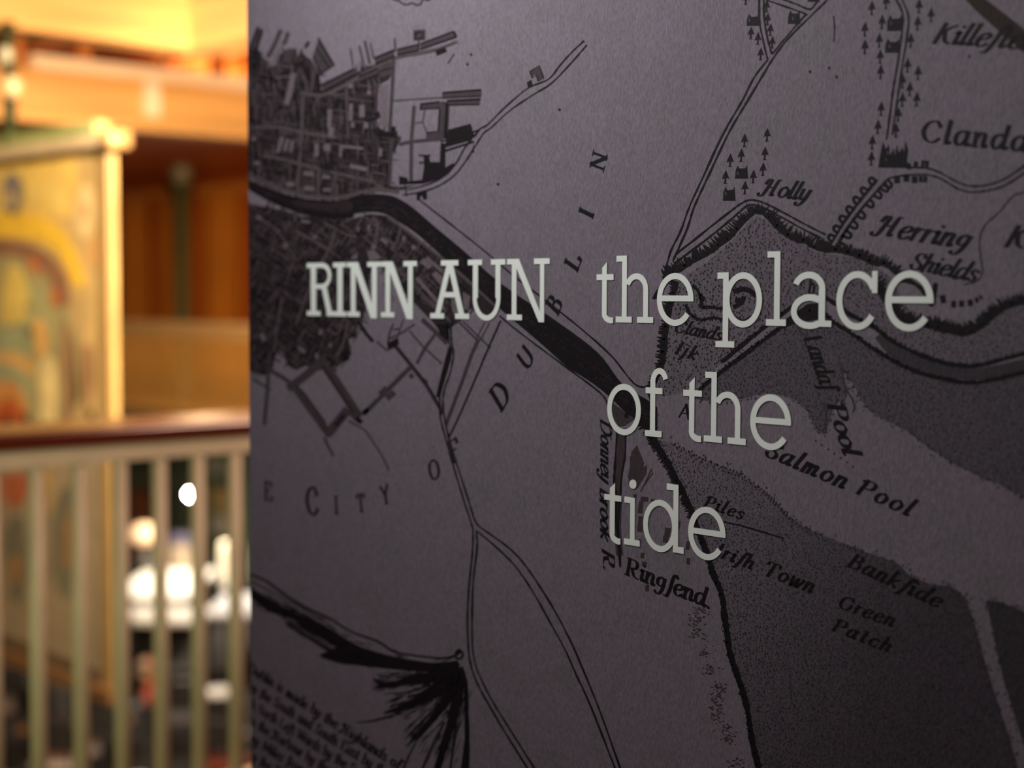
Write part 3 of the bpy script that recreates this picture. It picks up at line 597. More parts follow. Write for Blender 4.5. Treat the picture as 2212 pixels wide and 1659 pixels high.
# ---- engraved lettering: pen strokes in units of the type size (cap height .7, x-height .45)
G = {
 'a': (.44, ['.31,.38 .19,.46 .05,.34 .03,.13 .11,.0 .22,.06 .31,.24', '.33,.45 .30,.12 .34,.0 .42,.06']), 'b': (.40, ['.06,.75 .05,.04', '.05,.28 .18,.46 .33,.33 .32,.11 .2,0 .06,.06']),
 'c': (.36, ['.31,.36 .23,.45 .08,.38 .03,.2 .1,.02 .21,.0 .32,.09']), 'd': (.45, ['.31,.38 .19,.46 .05,.34 .03,.13 .11,.0 .22,.06 .31,.24', '.36,.75 .31,.12 .35,0 .43,.06']),
 'e': (.37, ['.05,.21 .22,.25 .31,.36 .21,.46 .08,.37 .03,.18 .11,.0 .22,.0 .33,.09']), 'f': (.30, ['.33,.66 .26,.75 .18,.66 .13,.2 .06,-.18 -.04,-.2', '.02,.43 .28,.43']), '§': (.24, ['.33,.66 .26,.76 .17,.62 .11,.1 .03,-.2 -.08,-.2']),
 'g': (.42, ['.3,.38 .19,.46 .06,.34 .07,.15 .19,.09 .29,.2 .3,.42', '.31,.43 .28,.05 .2,-.2 .08,-.25 .0,-.17']), 'h': (.42, ['.06,.75 .04,0', '.05,.26 .17,.44 .28,.41 .28,.2 .28,.03 .37,.05']), 'i': (.20, ['.0,.38 .07,.45 .06,.08 .1,0 .18,.07', '.085,.62 .1,.64']),
 'k': (.40, ['.06,.75 .04,0', '.31,.42 .08,.2 .2,.12 .33,0']), 'l': (.20, ['.08,.75 .05,.08 .09,0 .17,.06']), 'm': (.56, ['.05,.44 .04,0', '.05,.26 .14,.44 .22,.4 .22,.02', '.22,.26 .32,.44 .41,.4 .4,.06 .45,0 .52,.06']),
 'n': (.40, ['.05,.44 .04,0', '.05,.26 .16,.44 .27,.4 .26,.06 .3,0 .37,.06']), 'o': (.40, ['.2,.45 .06,.36 .04,.14 .16,0 .31,.1 .33,.32 .2,.45']), 'p': (.40, ['.07,.45 .03,-.24', '.05,.26 .18,.46 .33,.33 .32,.11 .2,0 .06,.08']),
 'r': (.28, ['.05,.44 .04,0', '.05,.26 .14,.42 .25,.41']), 's': (.31, ['.26,.38 .15,.46 .05,.37 .11,.25 .22,.18 .23,.05 .12,-.01 .02,.07']), 't': (.27, ['.12,.62 .09,.1 .14,0 .24,.07', '.0,.43 .24,.43']),
 'u': (.42, ['.04,.45 .04,.1 .12,0 .24,.1 .29,.44', '.3,.44 .29,.06 .33,0 .4,.06']), 'w': (.52, ['.04,.45 .08,.04 .14,0 .25,.4', '.26,.42 .3,.04 .36,0 .47,.36 .44,.45']), 'y': (.42, ['.04,.45 .05,.12 .13,.02 .25,.14 .3,.44', '.31,.44 .26,.02 .15,-.22 .02,-.24 -.02,-.14']),
 'v': (.4, ['.04,.45 .14,0 .34,.45']), 'j': (.2, ['.08,.45 .06,-.1 -.04,-.25', '.1,.62 .11,.63']), '.': (.2, ['.05,.0 .07,.03']), ' ': (.28, []),
 'A': (.55, ['.02,0 .26,.7', '.26,.7 .5,0', '.1,.24 .42,.24']), 'B': (.5, ['.08,.7 .08,0', '.08,.7 .3,.67 .33,.46 .08,.38', '.08,.38 .36,.33 .38,.06 .08,0']), 'C': (.58, ['.48,.53 .36,.7 .14,.62 .04,.35 .14,.08 .34,0 .5,.14']),
 'D': (.62, ['.08,.7 .08,0', '.08,.7 .36,.68 .54,.36 .4,.05 .08,0']), 'E': (.52, ['.08,.7 .08,0', '.08,.7 .3,.7 .42,.7 .44,.57', '.08,.37 .32,.37', '.08,0 .3,0 .44,.0 .48,.14']), 'F': (.5, ['.08,.7 .08,0', '.08,.7 .3,.7 .42,.7 .44,.57', '.08,.37 .32,.37']),
 'G': (.62, ['.48,.53 .36,.7 .14,.62 .04,.35 .14,.08 .34,0 .5,.14 .5,.3']), 'H': (.66, ['.02,.5 .08,.68 .2,.66 .16,.3 .1,.0 -.02,-.06 -.1,.04', '.56,.72 .46,.68 .42,.3 .42,.02 .52,.06', '.14,.34 .42,.38']), 'I': (.28, ['.12,.7 .12,0']),
 'K': (.56, ['.1,.7 .08,0', '.46,.66 .3,.56 .1,.34', '.2,.42 .34,.1 .5,0']), 'L': (.5, ['.08,.7 .08,0', '.08,0 .3,0 .42,.0 .46,.15']), 'N': (.64, ['.1,0 .1,.7', '.1,.7 .52,0', '.52,0 .52,.7']), 'O': (.64, ['.3,.7 .1,.58 .04,.34 .12,.08 .3,0 .5,.12 .56,.36 .48,.6 .3,.7']),
 'P': (.5, ['.1,.7 .08,0', '-.02,.6 .1,.69 .34,.68 .42,.52 .34,.36 .1,.33']), 'R': (.56, ['.08,.7 .08,0', '.08,.7 .34,.68 .4,.5 .32,.36 .08,.34', '.22,.34 .34,.06 .52,0']), 'S': (.46, ['.38,.56 .3,.7 .12,.66 .08,.5 .2,.36 .36,.24 .36,.06 .2,-.01 .06,.1 .04,.18']),
 'T': (.56, ['.27,.7 .26,0', '.02,.58 .04,.69 .27,.7 .48,.7 .51,.58']), 'U': (.62, ['.08,.7 .08,.2 .2,.02 .36,.02 .5,.2 .5,.7']), 'W': (.8, ['.04,.7 .2,0 .4,.66', '.4,.7 .56,0 .74,.7']), 'M': (.74, ['.08,0 .12,.7', '.12,.7 .36,.1', '.36,.1 .6,.7', '.6,.7 .64,0']), 'Y': (.54, ['.03,.7 .26,.34', '.5,.7 .26,.34', '.26,.36 .26,0']),
}
def metric(px, py): q = P(px, py); return (q.x, q.z)
def write(name, text, a, b, xh, slant=0.32, thick=0.14, thin=0.052, serif=False, mt=None, off=0.24, center=None, cap=None, jitter=0.0):
    """a -> b: baseline ends in photograph pixels; xh: x-height in pixels"""
    v = []; f = []
    if center:                                     # one letter about its middle
        cxm, czm = metric(*center); mx, mz = metric(center[0]+a[0]*10, center[1]+a[1]*10)
        du = Vector((mx-cxm, mz-czm)).normalized(); up = Vector((-du.y, du.x))
        vs = abs(metric(center[0], center[1]+10)[1]-czm)/10; size = cap*vs/0.7; adv = G[text][0]*size
        org = Vector((cxm, czm))-du*adv*0.48-up*size*0.35; track = 0
    else:
        p0, p1 = Vector(metric(*a)), Vector(metric(*b)); du = (p1-p0).normalized(); up = Vector((-du.y, du.x))
        vs = abs(metric(a[0], a[1]+10)[1]-p0.y)/10; size = xh*vs/0.45
        size *= 1.12; nat = sum(G[c][0] for c in text)*size; ln = (p1-p0).length
        hx = min(1.4, max(0.8, ln/nat*0.97)); track = (ln-nat*hx)/max(1, len(text)-1); org = p0
    if center: hx = 1.0
    sk = 0
    x = 0.0
    for c in text:
        adv, strokes = G[c]
        for st in strokes:
            pts = [tuple(float(t) for t in p.split(',')) for p in st.split()]
            straight = len(pts) == 2
            q = pts if straight else smooth(pts, 5)
            segs = [q]
            if serif and straight and abs(pts[0][0]-pts[1][0]) < 0.06 and abs(pts[0][1]-pts[1][1]) > 0.3:
                for (sx, sy) in pts:
                    if abs(sy-0.1) > 0.02: segs.append([(sx-0.1, sy), (sx+0.1, sy)])
            for q in segs:
                n = len(v); L = len(q); sk = (sk+1) % 12
                for i, (gx, gy) in enumerate(q):
                    x0, y0 = q[max(i-1, 0)]; x1, y1 = q[min(i+1, L-1)]
                    d = math.hypot(x1-x0, y1-y0) or 1; tx, ty = (x1-x0)/d, (y1-y0)/d
                    h = 0.5*(thin+(thick-thin)*abs(ty)**1.4)
                    if straight and L == 2 and c in 'N' and abs(tx) < 0.1: h *= 0.55
                    if straight and c in 'A' and gx < 0.3 and tx > 0 and ty > 0: h *= 0.6
                    e = h*0.6 if i == L-1 else (-h*0.6 if i == 0 else 0)
                    for sg in (1, -1):
                        lx = gx-ty*h*sg+tx*e; ly = gy+tx*h*sg+ty*e
                        lx += ly*slant
                        w2 = org+du*(x+lx*size*hx)+up*(ly*size)
                        v.append(Vector((max(w2.x, LX), YP-off*0.001-sk*1.5e-6, w2.y)))
                for i in range(L-1): f.append((n+2*i, n+2*i+1, n+2*i+3, n+2*i+2))
        x += adv*size*hx+track
    m = MB(); m.v = v; m.f = f
    return m.build(name, mt or INK, sheet)
I_ = dict(slant=0.34)
for t, a, b, xh in (('Holly', (1642, 420), (1746, 434), 20), ('Kille§ter', (2013, 92), (2226, 107), 24), ('Herring', (1888, 505), (2090, 538), 24), ('Shields', (1962, 580), (2106, 608), 21), ('Killy', (2168, 531), (2300, 546), 26),
                    ('Salmon', (1650, 983), (1822, 1056), 21), ('Pool', (1848, 1064), (1962, 1115), 21), ('Landaf', (1737, 730), (1776, 846), 24), ('Pool', (1787, 872), (1823, 984), 24), ('Donney', (1298, 905), (1298, 1040), 19),
                    ('brook', (1296, 1054), (1298, 1164), 19), ('R.', (1301, 1184), (1305, 1234), 19), ('Piles', (1519, 1094), (1602, 1122), 15), ('Iri§h', (1542, 1198), (1624, 1231), 17), ('Town', (1646, 1239), (1754, 1281), 18),
                    ('Bank§ide', (1829, 1222), (2026, 1313), 19), ('Green', (1808, 1311), (1928, 1354), 17), ('Patch', (1796, 1361), (1920, 1410), 17), ('Clands', (1455, 716), (1556, 736), 15), ('Ijk', (1456, 762), (1502, 778), 16)):
    write('place_name', t, a, b, xh, **I_)
write('place_name', 'Ring§end.', (1351, 1240), (1538, 1316), 21, slant=0.04, serif=True, thick=0.13)
write('place_name', 'Clandaf', (1988, 305), (2252, 331), 26, slant=0.04, serif=True, thick=0.125)
write('place_name', 'A', (1466, 901), (1491, 905), 17, slant=0.12, serif=True)
write('place_name', 'b', (1746, 634), (1760, 635), 20, slant=0.1)
for c, ctr, d, cap in (('E', (580, 1061), (1, .16), 38), ('C', (675, 1082), (1, .1), 58), ('I', (727, 1091), (1, .05), 37), ('T', (780, 1086), (1, -.10), 36), ('Y', (832, 1068), (.95, -.28), 38), ('O', (938, 1014), (.97, -.22), 41), ('F', (983, 972), (.86, -.5), 45)):
    write('city_letter', c, d, None, 0, slant=0.0, serif=True, thick=0.165, thin=0.055, center=ctr, cap=cap, mt=DARK)
for c, ctr, d, cap in (('D', (1081, 853), (.6, -.8), 54), ('U', (1136, 772), (.52, -.86), 44), ('B', (1198, 656), (.42, -.9), 44), ('L', (1238, 564), (.34, -.94), 43), ('I', (1267, 459), (.26, -.96), 43), ('N', (1293, 348), (.22, -.97), 43)):
    write('city_letter', c, d, None, 0, slant=0.0, serif=True, thick=0.16, center=ctr, cap=cap)
for t, a, b in (('Dublin is made by the Highlands of', (536, 1450), (862, 1664)), ('up the South and South East by the', (536, 1489), (838, 1684)), ('th North Left Wards by the South', (536, 1526), (800, 1696)),
                ('to the Harbour by the Bar', (536, 1562), (748, 1698)), ('my Miles from the', (536, 1599), (690, 1698)), ('by the Town', (536, 1636), (632, 1698))):
    write('cartouche_text', t, a, b, 13, slant=0.3, thick=0.15, thin=0.07)

# ---- raised vinyl slab-serif title
CAPH = 0.0657
BL = {1: 1.4722, 2: 1.3604, 3: 1.2490}
class Glyph:
    def __init__(s, line, ymid): s.v = []; s.f = []; s.b = BL[line]; s.ym = ymid; s.dz = 0.0
    def X(s, px): return P(px, s.ym).x
    def prism(s, pts):
        n = len(s.v); L = len(pts)
        for dy in (0.0, 0.0007+s.dz): s.v += [Vector((x, YP-0.0003-dy, z)) for x, z in pts]
        s.f.append(tuple(n+L+i for i in range(L)))
        for i in range(L): j = (i+1) % L; s.f.append((n+i, n+j, n+L+j, n+L+i))
    def q(s, *pts): s.dz += 2.5e-5; s.prism([(s.X(px), s.b+t*CAPH) for px, t in pts]); return s
    def r(s, x0, x1, t0, t1): return s.q((x0, t0), (x1, t0), (x1, t1), (x0, t1))
    def arc(s, x0, x1, t0, t1, a0, a1, sx=0.097, sy=0.09, n=26):
        """elliptic band: outer box x0..x1 (pixels), t0..t1 (cap heights)"""
        u0, u1 = s.X(x0), s.X(x1); cx = (u0+u1)/2; rx = (u1-u0)/2; cz = s.b+(t0+t1)/2*CAPH; rz = (t1-t0)/2*CAPH
        n = max(6, int(n*abs(a1-a0)/180)); P0 = None; s.dz += 2.5e-5
        for i in range(n+1):
            a = radians(a0+(a1-a0)*i/n)
            o = (cx+rx*cos(a), cz+rz*sin(a)); k = (cx+(rx-sx*CAPH)*cos(a), cz+(rz-sy*CAPH)*sin(a))
            if P0: s.prism([P0[0], o, k, P0[1]])
            P0 = (o, k)
        return s
    def build(s):
        m = MB(); m.v = s.v; m.f = s.f
        return m.build('letter', VINYL, panel)
SF = 0.09
def N(L0, s0, s1, b0, b1, r0, r1, R0, R1, ym=626):
    g = Glyph(1, ym); g.r(s0, s1, 0, 1).r(L0, s1, 1-SF, 1).r(b0, b1, 0, SF).r(r0, r1, -.02, 1).r(R0, R1, 1-SF, 1).q((s0+2, 1), (s1+5, 1), (r1, -.025), (r0-2.5, -.025)); return g.build()
Glyph(1, 625).r(672.8, 683.6, 0, 1).r(664.3, 693, 0, SF).r(664.3, 698, 1-SF, 1).arc(676, 716.5, .51, 1, -90, 90).r(683, 697, .51, .6).q((696, .55), (706, .55), (718.5, .04), (708, .04)).r(707, 724, 0, SF).build()
Glyph(1, 625).r(730.2, 741.2, 0, 1).r(721, 748, 1-SF, 1).r(722.5, 749, 0, SF).build()
N(750.7, 759.3, 769.2, 751.6, 778, 805, 815, 795, 824); N(824.7, 834.2, 844, 824.7, 853, 882.8, 893, 873, 901.8)
Glyph(1, 625).q((940, .03), (951, .03), (977.5, .95), (967, .95)).q((994, .03), (1005.5, .03), (979, .95), (968, .95)).r(954, 991.3, 1-SF, 1).r(931, 960.8, 0, SF).r(985, 1015, 0, SF).r(953, 992, .365, .455).build()
Glyph(1, 625).r(1023, 1033.6, .36, 1).r(1071.8, 1082.3, .36, 1).r(1012, 1042.6, 1-SF, 1).r(1062, 1092.8, 1-SF, 1).arc(1023, 1082.3, -.02, .74, 180, 360).build()
N(1096.5, 1107, 1117, 1096.5, 1129, 1168, 1177, 1155, 1188.7)
def T(line, ym, c0, c1, s0, s1, pk, hx):
    wd = hx-s0
    return Glyph(line, ym).r(s0, s1, .13, .80).q((s0, .80), (s1, .80), (s1+.3, pk), (s0, pk-.09)).r(c0, c1, .645, .735).arc(s0, s0+2*wd*.86, -.02, .28, 180, 275).r(s0+wd*.84, hx, -.015, .073).build()
def H(line, ym, L0, s0, s1, b0, b1, r0, r1, c0, c1):
    return Glyph(line, ym).r(s0, s1, 0, 1.015).r(L0, s1, .925, 1.015).r(b0, b1, 0, SF).r(r0, r1, 0, .5).r(c0, c1, 0, SF).arc(s1-4.5, r1, .26, .745, -2, 158).build()
def E_(line, ym, x0, x1): 
    g = Glyph(line, ym).arc(x0, x1, -.035, .745, -4, 322, n=34); g.r(x0+5, x1-.6, .328, .413); return g.build()
T(1, 640, 1290, 1326.6, 1302, 1312, .925, 1326.3); H(1, 640, 1332.7, 1345, 1355.3, 1332, 1366.5, 1391, 1401.5, 1378, 1413); E_(1, 648, 1420.6, 1499.4)
Glyph(1, 660).r(1563, 1575, -.325, .745).r(1550.6, 1575, .655, .745).r(1548, 1588.6, -.325, -.235).arc(1566, 1647.5, -.035, .745, 0, 360, n=36).build()
Glyph(1, 630).r(1673.7, 1686.2, 0, 1.03).r(1658.5, 1686.2, .945, 1.03).r(1657, 1700, 0, SF).build()
Glyph(1, 648).arc(1712.5, 1783.8, .27, .745, -2, 160).r(1770, 1783.8, 0, .51).r(1770, 1798, 0, .083).arc(1710.5, 1792, -.035, .44, 52, 308, n=30).build()
Glyph(1, 650).arc(1808, 1899, -.035, .745, 28, 325, n=34).r(1884.5, 1896.3, .455, .745).build()
E_(1, 652, 1913.5, 2018)
Glyph(2, 887).arc(1313, 1385.8, -.02, .765, 0, 360, n=36).build()
Glyph(2, 870).r(1406, 1416.8, 0, .82).arc(1406, 1445, .58, 1.035, 20, 180).r(1396, 1432.3, .645, .735).r(1395, 1431.3, 0, SF).build()
T(2, 890, 1477, 1517.4, 1490, 1501.3, .925, 1516.5); H(2, 890, 1524, 1537.7, 1549, 1522.5, 1561.6, 1589.5, 1601, 1574, 1613.3); E_(2, 910, 1622, 1710.3)
T(3, 1115, 1306.6, 1343.2, 1318.6, 1329.3, .925, 1342)
Glyph(3, 1110).r(1362.7, 1372.6, 0, .735).r(1350, 1372.6, .645, .735).r(1349.7, 1384, 0, SF).arc(1360.5, 1375.8, .87, 1.01, 0, 360, .069, .069, 16).build()
Glyph(3, 1120).arc(1390.8, 1464, -.03, .755, 0, 360, n=36).r(1455.8, 1466.6, 0, 1.015).r(1441, 1466.6, .925, 1.015).r(1455.8, 1479, 0, SF).build()
E_(3, 1150, 1488, 1568.8)
#SECTION_HALL
# ------------------------------------------------------------------ hall: shell
def wood(name, col, axis, amt=0.3, rough=0.45, sc=14.0):
    s = [sc, sc, sc]; s['xyz'.index(axis)] = 0.9
    return mat(name, col, rough, amt, tuple(s))
W_ORANGE = wood('honey_timber', (0.66, 0.355, 0.12), 'y', 0.22); W_ORANGE_X = wood('honey_timber_cross', (0.66, 0.355, 0.12), 'x', 0.22)
W_PALE = wood('pale_timber', (0.92, 0.74, 0.56), 'y', 0.10)
W_RED = wood('red_timber', (0.36, 0.06, 0.010), 'x', 0.3); W_BOARD = wood('brown_board', (0.40, 0.135, 0.013), 'z', 0.35); W_BOARD2 = wood('dark_board', (0.30, 0.065, 0.006), 'z', 0.35)
MAHOG = wood('mahogany', (0.085, 0.016, 0.007), 'y', 0.3, 0.22)
CREAM = mat('cream_paint', (0.56, 0.49, 0.34), 0.45, 0.06); CREAM2 = mat('aged_cream_paint', (0.58, 0.33, 0.09), 0.5, 0.06)
GREEN = mat('dark_green_paint', (0.030, 0.040, 0.016), 0.45, 0.1); GREENW = mat('bottle_green_wall', (0.10, 0.13, 0.075), 0.7, 0.1)
CARPET = mat('dark_carpet', (0.022, 0.018, 0.016), 0.95, 0.3, (40, 40, 40)); PLASTER = mat('brown_plaster', (0.22, 0.13, 0.06), 0.8, 0.08)
XR_ = -3.768; YF = 10.373; ZL = -3.1; YBN = 3.63
def sbox(name, m, *b): return struct(MB().box(*b).build(name, m))
sbox('floor', mat('balcony_floor', (0.16, 0.09, 0.045), 0.6), -4.05, 3.0, -3.0, 12.0, -0.3, 0.0)
sbox('floor', CARPET, -27.0, 3.0, -3.0, 13.5, ZL-0.2, ZL)
sbox('floor', PLASTER, -27.0, -4.05, YF-0.08, 13.5, -0.3, 0.0)
ceil = sbox('ceiling', W_RED, -27.0, 3.0, -3.0, 13.5, 3.6, 3.7)
sbox('ceiling', W_RED, -27.0, -4.0, 8.0, 13.5, 3.12, 3.2)
sbox('wall_left', PLASTER, -27.2, -27.0, -3.0, 13.5, ZL, 3.6); sbox('wall_right', PLASTER, 3.0, 3.2, -3.0, 13.5, ZL, 3.6)
sbox('wall_front', PLASTER, -27.0, 3.0, -3.2, -3.0, ZL, 3.6)
wb = sbox('wall_back', GREENW, -27.0, 3.0, 13.5, 13.7, ZL, 3.6)
# board-and-batten gallery wall: every board its own piece
gw = sbox('wall_back', W_BOARD2, -27.0, -4.0, 12.02, 12.1, 0.0, 3.12)
x = -26.0; i = 0
while x < -15.5:
    wd = random.uniform(0.36, 0.5); rec = 0.0 if i % 3 else 0.035
    MB().box(x+0.012, x+wd-0.012, 12.0-0.02-rec, 12.02, 0.02, 2.90).build('board', (W_BOARD, W_BOARD, W_BOARD2)[i % 3], gw); x += wd; i += 1
MB().box(-26.5, -15.3, 11.94, 12.02, 2.91, 3.02).build('cornice', wood('cornice_timber', (0.46, 0.17, 0.035), 'x'), gw)
# timber bulkheads and the long beam
b1 = sbox('trim_1', W_ORANGE, -8.2, -7.964, 1.0, 4.99, 2.888, 3.6)
sbox('trim_2', W_ORANGE_X, -7.964, -4.0, 4.763, 4.99, 2.888, 3.6)
b2 = sbox('trim_3', W_ORANGE, -10.2, -9.968, 3.2, 9.4, 2.64, 3.0)
MB().box(-10.2, -9.945, 4.75, 9.4, 2.99, 3.08).build('fascia_board', W_PALE, b2)
p = onX(325, 240, -9.968); MB().box(-9.968, -9.93, p.y-0.06, p.y+0.06, 2.74, 3.0).build('bracket', W_PALE, b2)
for px in (178, 30, 345, 470):
    p = onX(px, 110, -10.1); MB().box(-10.14, -10.06, p.y-0.05, p.y+0.05, 3.0, 3.6).build('strut', wood('strut_timber', (0.5, 0.17, 0.035), 'z'), b2)
for k_, yy in enumerate((4.2, 5.4, 6.6, 7.8)):
    MB().box(-26, -10.3, yy, yy+0.16, 3.36, 3.6).build('rafter', wood('rafter_timber', (0.42, 0.13, 0.025), 'x'), ceil)
# steel columns of the gallery
def column(px, Y, label):
    q = onY(px, 640, Y); t = thing('steel_column', (q.x, Y, 0), label, 'column', None)
    MB().lathe((q.x, Y, 0), [(0.11, 0.0), (0.11, 0.12), (0.08, 0.16), (0.08, 2.92)], 16).build('shaft', GREEN, t, True)
    MB().lathe((q.x, Y, 3.12-0.24), [(0.085, 0.0), (0.13, 0.08), (0.15, 0.2), (0.15, 0.24)], 16).build('capital', mat('grey_green_paint', (0.10, 0.09, 0.05), 0.5), t, True)
column(394, YF+0.16, 'dark green steel column behind the far gallery railing')

# ------------------------------------------------------------------ balustrades
t = thing('balcony_railing', (XR_-0.15, 2.0, 0.0), 'near balcony railing with a mahogany rail and cream round balusters', 'railing')
MB().box(XR_-0.30, XR_, -1.6, 4.7, 1.099, 1.141).build('handrail', MAHOG, t, bevel=0.006)
MB().box(XR_-0.295, XR_-0.012, -1.6, 4.7, 1.141, 1.1445).build('cap_top_strip', wood('pale_rail_top', (0.30, 0.17, 0.09), 'y', 0.15, 0.26), t)  # paler strip along the top of the handrail
MB().box(XR_-0.07, XR_-0.012, -1.6, 4.7, 1.052, 1.0988).build('top_rail', CREAM, t)
MB().box(XR_-0.06, XR_-0.015, -1.6, 4.7, 0.08, 0.13).build('bottom_rail', CREAM, t)
for yy in (-1.5, 4.6): MB().box(XR_-0.07, XR_-0.01, yy-0.03, yy+0.03, 0.0, 1.052).build('newel', CREAM, t)
bal = MB().lathe((XR_-0.036, 1.692, 0), [(0.0205, 0.13), (0.0205, 1.052)], 14).build('baluster', CREAM, t, True)
for k_ in range(-8, 22):
    if k_ and abs(0.1195*k_) < 4: copy_part(bal, t, (0, 0.1195*k_, 0))
t = thing('gallery_railing', (-17.5, YF, 0.0), 'far gallery railing with close cream balusters under the boarded wall', 'railing')
MB().box(-25.0, -13.0, YF-0.05, YF+0.05, 1.06, 1.135).build('handrail', mat('far_rail_paint', (0.50, 0.33, 0.17), 0.5), t)
MB().box(-25.0, -13.0, YF-0.02, YF+0.02, 0.93, 1.06).build('frieze', mat('far_frieze_paint', (0.46, 0.29, 0.13), 0.5), t)
MB().box(-25.0, -13.0, YF-0.03, YF+0.03, 0.0, 0.07).build('bottom_rail', CREAM2, t)
q0 = MB().box(-13.1, -13.072, YF-0.006, YF+0.006, 0.07, 0.93).build('baluster', CREAM2, t)
for k_ in range(1, 120): copy_part(q0, t, (-0.098*k_, 0, 0))

# ------------------------------------------------------------------ painted banner hung in the hall
class Paint(Ink):
    def _add(s, pts):
        n = len(s.v); s.k = (s.k+1) % 10
        for x, y in pts: s.v.append(onY(x, y, YBN-s.o0-s.k*1e-5))
        return n
xe = onY(246, 640, YBN).x; xi_ = onY(219, 640, YBN).x
ban = thing('hanging_banner', (-7.95, YBN+0.03, -0.42), 'tall painted banner with a gold arch in a pale frame, hung over the hall', 'banner')
XB0 = -9.1
CLOTH = mat('banner_cloth', (0.60, 0.40, 0.155), 0.75, 0.25, (5, 5, 4))
MB().box(XB0, xe, YBN, YBN+0.02, -0.40, 2.20).build('cloth', CLOTH, ban)
FR = mat('gilt_frame_paint', (0.37, 0.225, 0.085), 0.4, 0.08)
MB().box(xi_+0.01, xe-0.012, YBN-0.018, YBN+0.03, -0.44, 2.19).build('side_frame', FR, ban, bevel=0.01)
MB().box(XB0, xe+0.09, YBN-0.06, YBN+0.04, 2.185, 2.245).build('top_rail', mat('top_rail_paint', (0.66, 0.50, 0.32), 0.45), ban, bevel=0.01)
MB().box(XB0, xe-0.12, YBN-0.03, YBN+0.05, 2.245, 2.315).build('top_board', mat('green_board_paint', (0.33, 0.36, 0.14), 0.5), ban)
MB().box(xe+0.0, xe+0.11, YBN-0.075, YBN+0.05, 2.17, 2.26).build('end_cap', mat('brass', (0.50, 0.29, 0.12), 0.35, metallic=0.2), ban, True, bevel=0.02)
MB().box(XB0, xe, YBN-0.045, YBN+0.03, -0.47, -0.40).build('bottom_rail', wood('banner_foot', (0.20, 0.10, 0.04), 'x'), ban)
MB().box(XB0, xi_-0.02, YBN-0.02, YBN, -0.40, -0.33).build('bottom_hem', mat('hem', (0.10, 0.06, 0.03), 0.8), ban)
pp = onY(20, 200, YBN)
MB().lathe((pp.x, YBN, 2.24), [(0.034, 0), (0.034, 0.66)], 14).build('pole', GREEN, ban, True)
MB().ball(onY(27, 188, YBN-0.05), 0.052, sz=1.1).build('pole_knob', mat('cream_knob', (0.62, 0.48, 0.28), 0.35), ban, True)
MB().ball(onY(13, 118, YBN-0.04), 0.036, sz=1.2).build('pole_finial', mat('grey_finial', (0.5, 0.48, 0.36), 0.4), ban, True)
def paint(name, col, mm, *shapes, sm=5):
    k = Paint(mm)
    for pts in shapes:
        pts = list(pts); k.poly(pts, sm) if sm else k.poly(pts)
    return k.build(name, mat('paint_'+name, col, 0.7, 0.22, (12, 12, 8)), ban, kind=False)
def band(name, col, mm, pts, wd):
    k = Paint(mm); k.rib(pts, wd, 6); return k.build(name, mat('paint_'+name, col, 0.7, 0.2, (12, 12, 8)), ban, kind=False)
paint('ground_panel', (0.78, 0.52, 0.13), 1, [(-160, 350), (160, 318), (170, 400), (150, 470), (-160, 470)], sm=0)
paint('lower_ground', (0.33, 0.25, 0.16), 1, [(-160, 960), (228, 960), (230, 1470), (-160, 1380)], sm=0)
paint('side_column', (0.52, 0.35, 0.15), 2, [(158, 650), (185, 655), (182, 930), (160, 930)], sm=0)
paint('niche_ground', (0.40, 0.33, 0.15), 2, [(-140, 560), (-60, 530), (60, 530), (120, 580), (150, 660), (150, 930), (-140, 930)], sm=3)
band('gold_arch', (0.86, 0.53, 0.045), 3, [(-150, 560), (-90, 500), (-20, 486), (50, 488), (110, 505), (145, 545), (165, 590), (172, 618)], [50, 52, 54, 54, 48, 34, 30, 24])
band('dark_arch', (0.27, 0.13, 0.07), 3, [(-150, 640), (-100, 560), (-30, 535), (40, 538), (90, 560), (125, 600), (140, 660)], [24, 34, 36, 36, 38, 40, 26])
paint('golden_robe', (0.72, 0.52, 0.13), 4, [(10, 590), (40, 575), (60, 620), (58, 680), (30, 710), (5, 690)])
paint('green_robe', (0.40, 0.37, 0.17), 4, [(62, 620), (95, 610), (110, 690), (95, 740), (60, 730)])
paint('teal_ground', (0.34, 0.35, 0.19), 4, [(-30, 720), (60, 700), (70, 760), (40, 790), (-30, 790)])
paint('red_spot', (0.62, 0.17, 0.045), 5, [(62, 562), (76, 556), (84, 580), (74, 592)])
paint('red_spot', (0.62, 0.17, 0.045), 5, [(110, 626), (124, 624), (128, 652), (114, 660)])
paint('orange_figure', (0.74, 0.40, 0.11), 5, [(74, 695), (90, 690), (102, 725), (96, 765), (82, 770), (76, 730)])
paint('cream_figure', (0.78, 0.60, 0.27), 5, [(84, 790), (108, 768), (124, 800), (122, 870), (118, 940), (92, 940), (86, 860)])
paint('rose_figure', (0.32, 0.16, 0.08), 5, [(134, 720), (150, 710), (154, 820), (152, 930), (138, 930)], [(180, 758), (200, 752), (202, 830), (194, 880), (184, 880)])
paint('peach_dome', (0.66, 0.38, 0.13), 5, [(-30, 770), (30, 760), (68, 780), (66, 810), (-30, 810)])
paint('sea_dome', (0.33, 0.34, 0.19), 6, [(-30, 800), (25, 790), (62, 820), (72, 900), (70, 940), (-30, 940)])
paint('orange_dome', (0.66, 0.29, 0.08), 7, [(-20, 840), (22, 822), (52, 850), (64, 900), (62, 940), (-20, 940)])
paint('red_dome', (0.56, 0.11, 0.025), 8, [(-10, 880), (22, 862), (44, 880), (52, 940), (-10, 940)])
paint('dark_figure', (0.03, 0.018, 0.012), 9, [(8, 900), (18, 896), (24, 915), (22, 940), (8, 940)], [(48, 896), (58, 892), (62, 912), (50, 914)], [(190, 888), (200, 886), (203, 902), (192, 904)])
